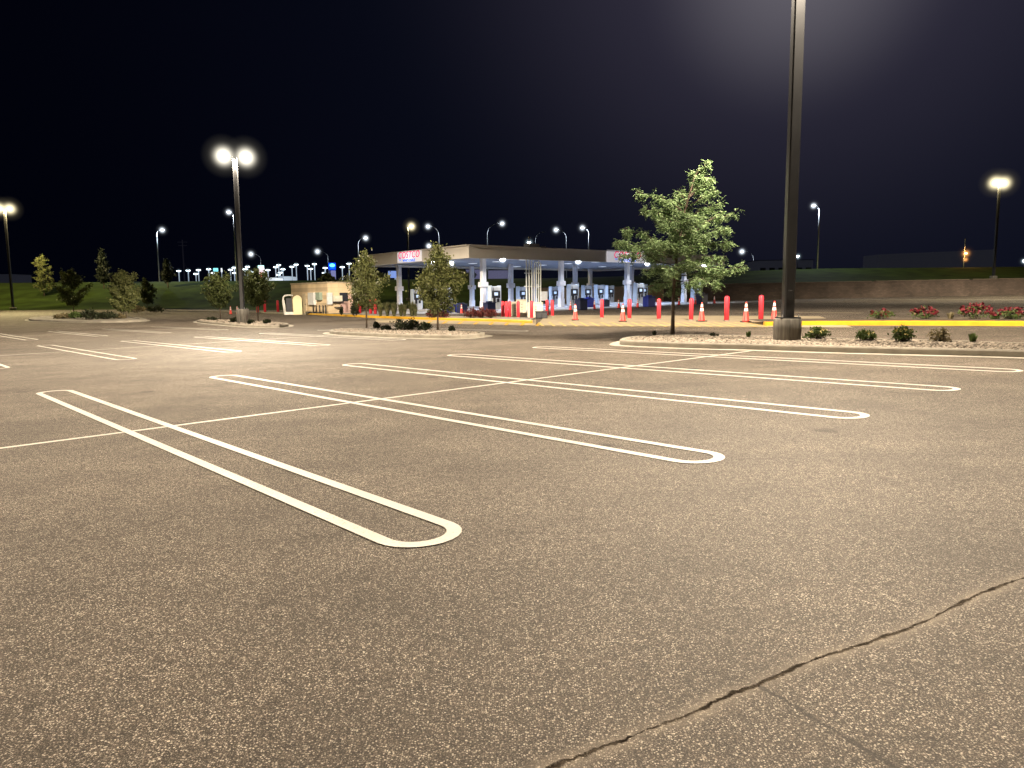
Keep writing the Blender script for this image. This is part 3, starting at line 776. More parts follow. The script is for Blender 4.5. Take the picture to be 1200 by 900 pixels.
# arched enclosure
wy = (Vector((gB.x, gB.y))+D2*hit(356, D2)).y-1.2; ap = P(344, 368, wy); ap.z = lot(ap.x, ap.y)
ae = empty('arched_enclosure', ap, R(8)); tag(ae, 'arched cream screen with a dark mesh gate and white frame beside the beige building', 'enclosure')
sc_ = wy/870.
def arch_panel(x0, x1, h, th, r_frac=1., z0=.0):
    w = x1-x0; cx = (x0+x1)/2; pts = [(x0, z0)]+[(cx-math.cos(R(i*10))*w/2, h-w/2*r_frac+math.sin(R(i*10))*w/2*r_frac) for i in range(19)]+[(x1, z0)]
    q = MB(); n = len(pts); q.add([(x, -th/2, z) for x, z in pts]+[(x, th/2, z) for x, z in pts], [tuple(range(n)), tuple(range(2*n-1, n-1, -1))]+[(i, n+i, n+(i+1)%n, (i+1)%n) for i in range(n)])
    return q
cream = mat('cream_screen', (.75, .70, .44), .6, var=.06, scale=2)
whp = mat('white_post', (.7, .7, .66), .5)
o = arch_panel(-.1*sc_, 10.0*sc_, 22.5*sc_, .12).build('arched_screen', cream, ae)
q = MB()
q.tube([(-10*sc_, 0, 0), (-11.3*sc_, 0, 16*sc_), (-10.6*sc_, 0, 20.5*sc_), (-8.8*sc_, 0, 22.3*sc_), (-5.8*sc_, 0, 22.8*sc_), (.2*sc_, 0, 22.5*sc_)], .09, 8); q.tube([(-8.9*sc_, 0, 0), (-10*sc_, 0, 17*sc_)], .06, 8)
q.box((-4.8*sc_, 0, .16), (9.5*sc_, .12, .3)); q.build('frame', whp, ae)
q = MB(); q.box((-4.6*sc_, .02, 10.8*sc_), (6.8*sc_, .06, 20.5*sc_-.35)); q.build('mesh_gate', dk, ae)

# ------------------------------------------------------------------ lamps
def lightdata(name, typ, power, col, size=.15, spot=160, blend=.5):
    l = bpy.data.lights.new(name, typ); l.energy = power; l.color = col
    if typ == 'SPOT': l.spot_size = R(spot); l.spot_blend = blend; l.shadow_soft_size = size
    else: l.shadow_soft_size = size
    return l
WARM = (1., .825, .61); YEL = (1., .78, .36); COOL = (.80, .90, 1.)
polem = mat('pole_bronze', (.055, .057, .062), .38, var=.1, scale=2, metal=.3)
galv = mat('pole_galvanised', (.6, .62, .66), .45, var=.1, scale=2, metal=.4)
conc = mat('pole_base_concrete', (.20, .19, .17), .85, var=.5, scale=14, bump=.4, detail=6, stretch=(1,1,.12))
def batwing(l, e=2.0, floor=.33):
    l.use_nodes = True; nt = l.node_tree; nt.nodes.clear()
    out = nt.nodes.new('ShaderNodeOutputLight'); em_ = nt.nodes.new('ShaderNodeEmission'); nt.links.new(em_.outputs[0], out.inputs[0])
    g = nt.nodes.new('ShaderNodeNewGeometry'); sx = nt.nodes.new('ShaderNodeSeparateXYZ'); nt.links.new(g.outputs['Incoming'], sx.inputs[0])
    z = math_node(nt, 'ABSOLUTE', sx.outputs[2]); a = math_node(nt, 'MAXIMUM', z, floor); a = math_node(nt, 'POWER', a, -e)
    mr = nt.nodes.new('ShaderNodeMapRange'); mr.interpolation_type = 'SMOOTHSTEP'; nt.links.new(z, mr.inputs[0])
    for i, q in enumerate((.08, .34, .2, 1.)): mr.inputs[i+1].default_value = q
    a = math_node(nt, 'MULTIPLY', a, mr.outputs[0])
    nt.links.new(a, em_.inputs[1])
def lot_lamp(base, H, heads, label, col, es, power, glow_r, glow_s, basecyl=(.36, .62), width=.16, wtop=None, armlen=.55, rz=0., lens_col=None, group='tall square parking lot light poles'):
    r = empty('parking_lot_lamp', base, rz); tag(r, label, 'light pole', group)
    bh = basecyl[1]
    if bh:
        q = MB(); R0 = basecyl[0]; q.lathe((0,0,0), [(R0, -.1), (R0, bh-.02), (R0-.02, bh)], 28)
        q.build('concrete_base', conc, r)
    q = MB(); w2 = wtop or width
    n = 8
    for_ = []
    vs = []
    for z, w in ((bh, width), (H, w2)):
        h_ = w/2; c_ = w*.12
        vs += [(-h_+c_,-h_,z),(h_-c_,-h_,z),(h_,-h_+c_,z),(h_,h_-c_,z),(h_-c_,h_,z),(-h_+c_,h_,z),(-h_,h_-c_,z),(-h_,-h_+c_,z)]
    q.add(vs, [(i, (i+1)%8, 8+(i+1)%8, 8+i) for i in range(8)]+[tuple(range(8,16))])
    q.box((0,0,bh+.02), (width*1.9, width*1.9, .03))
    q.build('pole', polem, r)
    if bh > .5:
        q = MB(); q.box((0, -width/2-.006, bh+.62), (width*.42, .012, .24), bev=.004); q.build('hand_hole_cover', polem, r)
        for sx_ in (-1, 1):
            for sy_ in (-1, 1):
                q = MB(); q.lathe((sx_*width*.78, sy_*width*.78, bh+.03), [(.022,0),(.022,.03),(.012,.03),(.012,.075)], 6, sm=False); q.build('anchor_bolt', galv, r)
    lm = mat('lens_'+'_'.join('%02d' % int(c*99) for c in (lens_col or col))+'_%d' % es, (.9,.9,.9), .4, emit=lens_col or col, es=es)
    for a in heads:
        ca, sa = math.cos(a), math.sin(a)
        hx, hy = ca*(armlen+.35), sa*(armlen+.35)
        q = MB(); q.tube([(ca*width/2, sa*width/2, H-.15), (ca*armlen, sa*armlen, H-.12)], .05, 8); q.build('arm', polem, r)
        q = MB(); q.box((hx, hy, H-.05), (.72, .46, .16), rz=a, bev=.05); hd = q.build('lamp_head', polem, r)
        q = MB(); q.box((hx, hy, H-.16), (.56, .36, .06), rz=a, bev=.02); q.build('lens', lm, hd)
        if glow_r: ball('glow', glow_mat('glow_%s_%d' % (col, glow_s*10), lens_col or col, glow_s), hd, (hx, hy, H-.18), glow_r)
        if power:
            ld = lightdata('lamp_light', 'SPOT', power, col, .12, 172, .35)
            batwing(ld); lo = bpy.data.objects.new('lamp_light', ld); COL.objects.link(lo); lo.parent = r; lo.location = (hx, hy, H-.26)
    return r
P1 = G(922, 398.5, .12); P2 = G(285, 378.2, .12); P3 = G(15.5, 363)
POW = 8300
HP = 10.9
print('P1', P1, 'P2', P2, 'P3', P3)
lot_lamp(P1-Vector((0,0,.02)), HP, (R(128), R(-52)), 'nearest tall dark square light pole on a round concrete base', WARM, 30, POW, 0, 0, basecyl=(.36, .60), width=.275)
lot_lamp(P2-Vector((0,0,.02)), P(274, 180, P2.y).z-P2.z, (R(20), R(200)), 'twin headed light pole glowing warm white in the small left island', WARM, 40, POW*.58, 1.5, 2.8, basecyl=(.42, .95), width=.26, armlen=.35, lens_col=(1., .93, .76))
h3 = (P(7, 243, P3.y).z-P3.z)
lot_lamp(P3, h3, (R(20), R(200)), 'light pole with a yellow glowing head at the left edge', YEL, 40, POW*.7, 1.9, 2.6, basecyl=(.45, .35), width=.28, armlen=.3, lens_col=(1., .86, .52))
p4 = P(1163, 342, 111.); p4.z = surf(p4.x, 111)
lot_lamp(p4, P(1170, 213, 111).z-p4.z, (R(20), R(200)), 'light pole with a yellow glowing head on the bank at right', YEL, 40, POW*.15, 2.3, 2.6, basecyl=(.5, .4), width=.32, armlen=.5, lens_col=(1., .90, .55))
p5 = P(479, 330, 116.); p5.z = surf(p5.x, 116)
lot_lamp(p5, P(479, 264, 116).z-p5.z, (R(0),), 'light pole with a yellow glowing head rising behind the canopy', YEL, 40, POW*.25, 1.5, 2.6, basecyl=(.5, .4), width=.26, armlen=.25, lens_col=(1., .93, .50))
# two lit poles added out of view, right and left, to brighten the lot
for (x, y), lb in (((66, 78), 'light pole out of view beyond the flower bed on the right'), ((-31, 19), 'light pole out of view on the left of the lot')):
    lot_lamp(Vector((x, y, lot(x, y))), HP, (R(38), R(218)), lb, WARM, 30, POW*(.55 if x > 0 else .45), 0, 0, width=.30)

# curved road lamps
def road_lamp(hx, hy, px, basey, Y, label, on=True, power=0, thick=.13, gr=1.35, gs=3.):
    head = P(hx, hy, Y); bs = P(px, basey, Y); bs.z = surf(bs.x, Y)-.02
    r = empty('street_lamp', bs); tag(r, label, 'street lamp', 'curved arm street lamps along the road behind')
    H = head.z-bs.z; dx = head.x-bs.x; L_ = abs(dx); s = 1 if dx > 0 else -1
    R_ = min(L_, 2.4)
    pts = [(0,0,0), (0,0,H-R_*.9)]+[(s*(L_)*(1-math.cos(R(t))), 0, H-R_*.9+R_*.95*math.sin(R(t))) for t in (20,40,60,78)]
    q = MB(); q.tube(pts, [thick, thick*.75]+[thick*.6]*4, 8); q.build('pole', galv, r)
    q = MB(); q.box((dx, 0, H+.02), (.75,.34,.16), bev=.05); hd = q.build('lamp_head', galv, r)
    if on:
        q = MB(); q.box((dx, 0, H-.10), (.62,.30,.10), bev=.03); q.build('lens', mat('lens_cool', (.9,.9,.9), .4, emit=(.86,.93,1.), es=30), hd)
        ball('glow', glow_mat('glow_cool', (.82,.90,1.), gs), hd, (dx, 0, H-.1), gr*Y/150.)
        if power:
            ld = lightdata('lamp_light', 'SPOT', power, COOL, .15, 165, .4); lo = bpy.data.objects.new('lamp_light', ld); COL.objects.link(lo); lo.parent = r; lo.location = (dx, 0, H-.3)
    return r
RLP = [(190,269,186.8,327,150,'street lamp with cool white head left of the power line pole',1,5000),
 (268,248,277.5,327,135,'street lamp half hidden behind the twin headed lot pole',1,5000),
 (294,297.5,306.5,326,300,'short looking distant street lamp above the red and white sign',1,0),
 (372,294.5,385.5,326,290,'distant street lamp beside the blue lit sign',1,0),
 (428.5,278.5,420.7,322,190,'street lamp behind the tree at the left end of the canopy',1,0),
 (501.5,265,515.6,325,170,'street lamp arching left above the canopy front corner',1,0),
 (502.5,288,512.5,325,240,'lower street lamp just above the canopy sign',1,0),
 (588.5,261.5,571.5,325,165,'street lamp arching right above the canopy middle',1,0),
 (637,272,627.5,325,190,'unlit curved street lamp above the canopy',0,0),
 (651.5,269,663.8,325,190,'street lamp with a small bright head above the canopy',1,0),
 (682.5,266.5,689.8,325,165,'brightest street lamp arching left above the canopy',1,5000),
 (869.5,294.5,882.3,322,260,'distant street lamp right of the tall tree',1,0),
 (953.5,240.5,957.5,318,137,'tall street lamp right of the nearest light pole',1,6000)]
for a in RLP:
    road_lamp(a[0],a[1],a[2],a[3],a[4],a[5],bool(a[6]),a[7] or 3000)

# distant lot lamps
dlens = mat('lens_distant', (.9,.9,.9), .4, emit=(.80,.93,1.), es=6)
dpole = mat('distant_pole', (.5,.5,.55), .5, emit=(.6,.75,.9), es=.4)  # emission paints the lamplight on these poles
DL = [(209.5,317.5),(220.5,317),(229.5,321),(232.5,316.5),(244.5,315.5),(250,320),(270,316),(274.5,313.5),(275,320),(287,315.5),(290,312.5),(294,318.5),(314,316.5),(326.5,310.8),(323,313),(331.5,315.5),(326,322),(328.5,319.5),(342,312.5),(347,310),(360,311.5),(364,315),(368.5,309.5),(381,314),(380,320),(401,313),(409,309)]
for i, (x, y) in enumerate(DL):
    Y = 300 if y < 319 else 380
    hp_ = P(x, y, Y); r = empty('lot_lamp', (hp_.x, Y, crest_z(hp_.x))); H = hp_.z-crest_z(hp_.x)
    tag(r, 'small cool white double lamp in the cluster far beyond the grass bank', 'lot lamp', 'cool white lamps of the distant car lot')
    q = MB(); q.tube([(0,0,0), (0,0,H)], .20, 6); q.build('pole', dpole, r)
    q = MB()
    k = Y/300.
    for s in (-1, 1): q.lathe((s*.55*k, 0, H-.25), [(.12*k,0),(.36*k,.18*k),(.34*k,.34*k),(.12*k,.42*k)], 10)
    q.build('lens', dlens, r)
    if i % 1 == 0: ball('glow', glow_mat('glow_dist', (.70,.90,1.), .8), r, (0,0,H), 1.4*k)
# lit signs there
def far_sign(name, px, y0, y1, w, Y, parts, label, cat='sign'):
    t = P(px, y0, Y); bz = crest_z(t.x); r = empty(name, (t.x, Y, bz)); tag(r, label, cat)
    k = Y/870.
    for nm, x0, x1, ya, yb, m in parts:
        za, zb = P(px, ya, Y).z-bz, P(px, yb, Y).z-bz
        q = MB(); q.box(((x0+x1)/2*k, 0 if nm != 'emblem' else -.3, (za+zb)/2), ((x1-x0)*k, .5, za-zb), bev=.1); q.build(nm, m, r)
    return r
em = lambda n, c, s: mat(n, tuple(min(.8, v) for v in c), .5, emit=c, es=s)
far_sign('pylon_sign', 389, 308, 328, 8, 290, [('blue_panel',-4,4.2,308,316.3,em('e_blue',(.0,.06,.9),1.2)),('lower_panel',-1.8,3.9,317,328,em('e_lilac',(.40,.42,.85),.5)),('pole',-4,-2.6,316.3,328,em('e_grey',(.1,.12,.3),.3)),('lettering',-2.2,3.4,313.6,314.6,em('e_cy',(.05,.5,1.),1.6))], 'lit blue pylon sign with a cyan oval emblem beyond the bank')
t = P(389,311,289.4)
sgn = bpy.data.objects['pylon_sign']
q = MB(); q.add([(math.cos(R(i*20))*1.05, -.55, math.sin(R(i*20))*.62) for i in range(18)], [tuple(range(18))]); o = q.build('emblem', em('e_cyan',(.12,.75,1.),3.), sgn, (0.2,0,P(389,311,290).z-sgn.location.z))
far_sign('pylon_sign', 306.5, 310, 330, 8, 295, [('white_panel',-3.2,3,314,330,em('e_white',(.9,.75,.8),1.3)),('red_panel',-2.4,.2,318.5,328,em('e_red',(.9,.01,.06),1.4)),('lamp_bar',-4.2,2.6,311,314,em('e_cool',(.5,.85,.85),2.2))], 'lit white and red pylon sign beyond the bank')
far_sign('lit_oval_sign', 252.5, 314, 330, 5, 300, [('oval_panel',-2.6,2.8,314.2,318.2,em('e_teal',(.25,.75,.8),1.5)),('pole',-.3,.3,318.2,332,dpole)], 'small pale cyan rounded sign among the distant lamps')
far_sign('flag_pole_sign', 259.5, 314, 330, 5, 300, [('banner',-.7,.8,314.2,319,em('e_w2',(.8,.85,.9),1.2)),('pole',-.2,.2,319,332,dpole)], 'narrow white banner on a pole among the distant lamps')
far_sign('lit_price_sign', 463, 317, 330, 12, 230, [('panel',-8,5,317.5,325.5,em('e_bw',(.28,.42,.95),.8)),('post',-.8,.8,325.5,332,dpole)], 'wide bluish lit sign seen under the canopy behind the left column')
def far_block(px0, px1, y0, y1, Y, m, label, name='distant_building', cat='building', roofslope=0., wins=0):
    a = P(px0, y0, Y); c = P(px1, y0, Y); bz = crest_z((a.x+c.x)/2)-.3
    r = empty(name, ((a.x+c.x)/2, Y, bz)); tag(r, label, cat); w = c.x-a.x; H = a.z-bz
    q = MB(); q.add([(-w/2,0,0),(w/2,0,0),(w/2,10,0),(-w/2,10,0),(-w/2,0,H-roofslope),(w/2,0,H),(w/2,10,H),(-w/2,10,H-roofslope)], [(0,1,5,4),(1,2,6,5),(2,3,7,6),(3,0,4,7),(4,5,6,7)]); q.build('wall', m, r)
    q = MB(); q.box((0,5,H-roofslope/2+.1), (w+.6,10.6,.15)); 
    if not roofslope: q.build('roof', mat('far_roof',(.08,.08,.09),.8), r)
    for i in range(wins):
        f = MB(); f.box((-w/2+w*(i+.5)/wins, -.04, H*.45), (w/wins*.6, .08, H*.35)); f.build('window', dk, r)
    return r
dimw = mat('dim_wall', (.20,.20,.24), .9, var=.1, scale=.1, emit=(.30,.32,.45), es=.035)  # weak emission stands in for night light on these walls
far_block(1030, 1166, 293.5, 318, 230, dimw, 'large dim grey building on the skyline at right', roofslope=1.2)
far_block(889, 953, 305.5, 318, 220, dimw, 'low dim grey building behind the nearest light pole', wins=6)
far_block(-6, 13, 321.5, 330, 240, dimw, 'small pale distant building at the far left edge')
far_block(546, 563, 316, 326, 240, em('e_lilw',(.32,.32,.55),.28), 'pale lilac lit wall seen under the canopy left of centre')  # emission replaces light falling on this wall and the storefront
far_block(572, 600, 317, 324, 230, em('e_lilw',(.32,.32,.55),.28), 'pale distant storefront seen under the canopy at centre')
far_block(311, 322, 325.5, 329, 285, em('e_w3',(.8,.88,.95),1.0), 'bright low lit roof at the foot of the distant lamps')  # both low blocks emit, as painted light on their walls
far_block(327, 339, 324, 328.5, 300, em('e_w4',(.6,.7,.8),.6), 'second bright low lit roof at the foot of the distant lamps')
# sodium light on a short pole
t = P(1132, 297, 138); bz = surf(t.x, 138); r = empty('sodium_lamp', (t.x, 138, bz)); tag(r, 'orange sodium lamp glowing on a short post on the bank', 'street lamp')
q = MB(); q.tube([(0,.5,0),(0,.5,t.z-bz+2.8)], .09, 8); q.tube([(0,.5,t.z-bz-.2),(0,0,t.z-bz-.05)], .04, 6); q.build('pole', galv, r)
q = MB(); q.lathe((0,0,t.z-bz-.15), [(.10,0),(.22,.08),(.24,.22),(.1,.32)], 12); q.build('lens', em('e_or',(1.,.45,.12),14.), r)
ball('glow', glow_mat('glow_or', (1.,.42,.10), 1.3), r, (0,0,t.z-bz), 1.6)
ball('glow', glow_mat('glow_or', (1.,.42,.10), 1.3), r, (0,0,t.z-bz-1.1), 1.0)  # second shell paints the lamp's light on the post below
ld = lightdata('lamp_light', 'POINT', 500, (1.,.45,.12), .2); lo = bpy.data.objects.new('lamp_light', ld); COL.objects.link(lo); lo.parent = r; lo.location = (0,-.5,t.z-bz)
for px, py, Y, lb in ((935,300.5,200,'tiny white lamp just right of the nearest pole'),(1200,306,200,'small white lamp at the right edge of the skyline'),(620,284.5,150,'tiny blue white beacon lamp above the canopy roof')):
    t = P(px, py, Y); bz = surf(t.x, Y); r = empty('small_lamp', (t.x, Y, bz)); tag(r, lb, 'lamp')
    q = MB(); q.tube([(0,0,0),(0,0,t.z-bz)], .07, 6); q.build('pole', polem, r)
    q = MB(); q.lathe((0,0,t.z-bz-.15), [(.1,0),(.3,.1),(.3,.3),(.1,.4)], 10); q.build('lens', mat('lens_cool', (.9,.9,.9)), r)
    ball('glow', glow_mat('glow_dist', (.70,.90,1.), .8), r, (0,0,t.z-bz), 1.6)
# utility pole
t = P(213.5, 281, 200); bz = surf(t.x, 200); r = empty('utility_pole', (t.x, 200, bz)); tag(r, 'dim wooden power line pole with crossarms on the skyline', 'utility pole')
dimp = mat('dim_wood', (.10,.09,.09), .9, emit=(.2,.2,.3), es=.03)  # wood given faint emission in place of light falling on it
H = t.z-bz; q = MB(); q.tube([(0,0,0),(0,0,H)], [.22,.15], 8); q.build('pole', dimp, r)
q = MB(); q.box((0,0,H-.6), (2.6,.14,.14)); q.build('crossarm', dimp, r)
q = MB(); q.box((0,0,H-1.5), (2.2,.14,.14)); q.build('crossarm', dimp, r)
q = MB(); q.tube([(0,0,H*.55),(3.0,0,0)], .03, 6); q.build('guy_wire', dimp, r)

# ------------------------------------------------------------------ vegetation
def leafmat(name, c, c2, tr=.3, rough=.55):
    if name in MT: return MT[name]
    m = mat(name, c, rough, var=.1, scale=6., col2=c2, trans=tr, detail=3, spec=.3)
    return m
bark = mat('bark', (.085, .062, .045), .95, var=.35, scale=18, bump=.6)
def leaf(b, p, d, s, asp=.45, nrm=None):
    """a folded diamond leaf at p pointing along d"""
    d = d.normalized(); n = nrm or Vector((random.gauss(0,1), random.gauss(0,1), random.gauss(0,1)+.8))
    w = d.cross(n);
    if w.length < 1e-4: w = Vector((1,0,0))
    w = w.normalized()*s*asp
    b.add([p, p+d*s*.45+w*.5, p+d*s, p+d*s*.45-w*.5], [(0,1,2,3)])
rnd = random.uniform
def gv(s=1.): return Vector((random.gauss(0,s), random.gauss(0,s), random.gauss(0,s)))
def curve_pts(a, c, sag, n=6, wob=.04):
    L_ = (c-a).length; out = []
    for i in range(n+1):
        t = i/n; p = a.lerp(c, t)+Vector((0,0,sag*L_*math.sin(math.pi*t)))
        if 0 < i < n: p += gv(wob*L_*.5)
        out.append(p)
    return out
def locust(base, Y):
    """tall honey locust built from the limb tips seen in the photograph"""
    r = empty('tree', base); tag(r, 'tall honey locust tree with layered drooping bright green foliage left of the near pole', 'tree')
    def W(px, py, dy=0.):
        p = P(px, py, Y); p = p-base; p.y += dy; return p
    tr = [W(788,391.5), W(788.6,370), W(789,350), W(790.5,325), W(793,300), W(797,275), W(802,250), W(808,228), W(814,208), W(820,196)]
    tr[0] = Vector((0,0,-.05))
    wd = MB(); wd.tube(tr, [.075,.058,.054,.050,.045,.040,.032,.025,.016,.009], 10)
    lf = MB()
    def trunk_at(py):
        ys_ = [391.5,370,350,325,300,275,250,228,208,196]
        for i in range(9):
            if ys_[i] >= py >= ys_[i+1]:
                return tr[i].lerp(tr[i+1], (ys_[i]-py)/(ys_[i]-ys_[i+1]))
        return tr[-1]
    limbs = []
    L0 = [(748,222,250),(755,244,268),(735,268,292),(717,282,305),(727,300,312),(757,316,322),(764,334,330),
          (777,232,250),(768,256,275),(745,286,300),
          (836,207,232),(838,222,244),(844,236,262),(860,247,280),(848,268,290),(862,281,302),(845,300,312),(868,311,322),(850,318,326),(836,330,328),(812,334,328),(790,338,330),
          (827,192,205),(815,200,215),(822,214,230),(800,222,238),(806,240,255),(790,252,268),(800,268,285),(822,262,280),(826,284,300),(780,288,303),(802,306,318),(775,312,322)]
    for px, py, ty in L0:
        px = px + (0 if px > 789 else 2)
        limbs.append((trunk_at(ty), trunk_at(ty).lerp(W(px, py+3, rnd(-.5,.5)), .985), 1.))
    # limbs toward and away from the viewer
    for k in range(26):
        ty = rnd(215, 330); c = trunk_at(ty); rr = 2.0*min(1., ((ty-190)/110.))
        a = (1 if k % 2 else -1)*R(rnd(40, 140)); rr *= rnd(.6, 1.0)
        tip = c+Vector((math.cos(a)*rr, math.sin(a)*rr, rnd(.0,.35)))
        limbs.append((c, tip, .9))
    for a, c, wgt in limbs:
        pts = curve_pts(a, c, .05, 6, .05); L_ = (c-a).length
        wd.tube(pts, [.020*L_*.6+.006]+[(.014*L_*.6+.004)*(1-i/7) for i in range(6)], 5)
        ntw = int(6+L_*9*wgt)
        for j in range(ntw):
            t = rnd(.34, 1.0); i = min(5, int(t*6)); p = pts[i].lerp(pts[i+1], t*6-i if t < 1 else 1)
            d = (c-a).normalized()
            side = Vector((-d.y, d.x, 0)).normalized()*random.choice((-1,1))*rnd(.3,1.)
            tl = rnd(.14, .40)*(1.15-.45*t)
            q = p+(d*rnd(.3,.9)+side+Vector((0,0,rnd(-.05,.5)))).normalized()*tl
            tp = curve_pts(p, q, .06, 3, .05)
            wd.tube(tp, .004, 3)
            # compound leaves hanging along the twig
            for m_ in range(7):
                s = tp[0].lerp(tp[-1], rnd(.15,1.05))+gv(.02)
                dr = (gv(.8)+d*.5+Vector((0,0,-rnd(.15,.95)))).normalized()
                rl = rnd(.12,.24)
                nn = dr.cross(Vector((0,0,1)));
                nn = nn.normalized() if nn.length > .01 else Vector((1,0,0))
                for h_ in range(6):
                    f = (h_+1)/6.; cpt = s+dr*rl*f+Vector((0,0,-.045*f*f))
                    sg = -1 if h_ % 2 else 1
                    ld_ = (nn*sg+dr*.45+Vector((0,0,-.35))+gv(.15))
                    leaf(lf, cpt, ld_, rnd(.06,.10), .42)
    wd.build('trunk', bark, r)
    lf.build('crown', leafmat('locust_leaf', (.045,.09,.035), (.31,.44,.21), .2), r)
    return r
gt = G(788, 391.3, .11)
locust(gt, gt.y)
def shade_tree(px, base_py, top_py, left, right, low_py, name, label, lm, ndens=1., leafs=.11, wide=.0, trunkr=.05, dz=.0, lobes=None, base=None, rnd_=False):
    g = base if base is not None else G(px, base_py, dz); Y = g.y; k = Y/870.
    r = empty('tree', g); tag(r, label, 'tree')
    H = (base_py-top_py)*k; z0 = (base_py-low_py)*k; xl = (left-px)*k; xr = (right-px)*k
    cx = (xl+xr)/2; rad = (xr-xl)/2
    wd = MB(); lf = MB()
    tp = [Vector((0,0,-.05)), Vector((.01,0,z0*.5)), Vector((cx*.2,0,z0)), Vector((cx*.6,rnd(-.05,.05),(z0+H)/2)), Vector((cx*.8,0,H*.93))]
    wd.tube(tp, [trunkr, trunkr*.85, trunkr*.75, trunkr*.45, trunkr*.12], 8)
    nl = 34
    seed = rnd(0,100)
    for i in range(nl):
        t = (i+.5)/nl; zz = z0+(H-z0)*t
        if rnd_: prof = math.sin(math.pi*min(1, t*.9+.08))**.55
        else: prof = (math.sin(math.pi*min(1, (t*.86+.12)))**.7)*(1.0 if t < .3 else max(.28, 1-(t-.3)*1.05))
        a = i*2.399+rnd(-.3,.3)
        rr = rad*1.14*prof*rnd(.62,1.1)*min(1.15, max(.35, .85+.75*noise.noise(Vector((seed+math.cos(a)*1.1, math.sin(a)*1.1, zz*.9)))))
        st_ = Vector((cx*.5*t*1.2, 0, max(z0*.9, zz-rr*.55)))
        e = Vector((cx+math.cos(a)*rr, math.sin(a)*rr, min(H, zz+rr*.12)))
        if i >= nl-3: e = Vector((cx+rnd(-.12,.12)*rad, rnd(-.1,.1), H-(nl-1-i)*.07*H))
        pts = curve_pts(st_, e, .04, 4, .05)
        wd.tube(pts, [.016+.004*rr, .012, .009, .006, .003], 4)
        L_ = (e-st_).length
        nc = int((9+12*L_)*ndens)
        for j in range(nc):
            f = rnd(.25, 1.06); c = st_.lerp(e, f)+gv(.04+.07*rad*.6)
            c.z = max(z0*.98, c.z)
            for q_ in range(9):
                p = c+gv(.055+.03*rad)
                leaf(lf, p, gv(1)+Vector((0,0,-.3)), leafs*rnd(.7,1.2), .62)
    wd.build('trunk', bark, r); lf.build('crown', lm, r)
    return r
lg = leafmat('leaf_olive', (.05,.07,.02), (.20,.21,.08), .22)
lnight = leafmat('leaf_unlit', (.008,.012,.008), (.018,.024,.014), .1)  # night darkness of the crest trees is put into the leaf colour
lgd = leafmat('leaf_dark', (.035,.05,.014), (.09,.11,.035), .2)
shade_tree(429.6, 384, 299, 404, 457, 358, 'tree', 'leafy tree in front of the left end of the canopy', lg, 1.1, dz=.1)
shade_tree(513, 387.6, 292, 482, 549, 363, 'tree', 'larger leafy tree in front of the canopy name sign', lg, 1.5, dz=.1)
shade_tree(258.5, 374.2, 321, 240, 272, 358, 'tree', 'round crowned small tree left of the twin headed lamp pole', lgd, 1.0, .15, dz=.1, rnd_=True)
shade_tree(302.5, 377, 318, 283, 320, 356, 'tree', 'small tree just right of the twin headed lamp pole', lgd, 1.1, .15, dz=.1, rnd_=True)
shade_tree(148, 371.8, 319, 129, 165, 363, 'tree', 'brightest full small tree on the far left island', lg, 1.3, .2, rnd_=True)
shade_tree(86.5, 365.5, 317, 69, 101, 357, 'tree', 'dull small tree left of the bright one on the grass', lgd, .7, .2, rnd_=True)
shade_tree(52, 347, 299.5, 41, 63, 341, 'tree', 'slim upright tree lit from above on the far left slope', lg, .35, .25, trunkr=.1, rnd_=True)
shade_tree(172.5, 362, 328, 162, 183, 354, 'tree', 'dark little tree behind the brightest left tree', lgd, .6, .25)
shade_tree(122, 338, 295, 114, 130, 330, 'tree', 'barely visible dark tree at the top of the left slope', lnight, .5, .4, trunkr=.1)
shade_tree(197, 337, 305, 189, 205, 329, 'tree', 'barely visible dark tree beside a street lamp on the skyline', lnight, .5, .4, trunkr=.1)
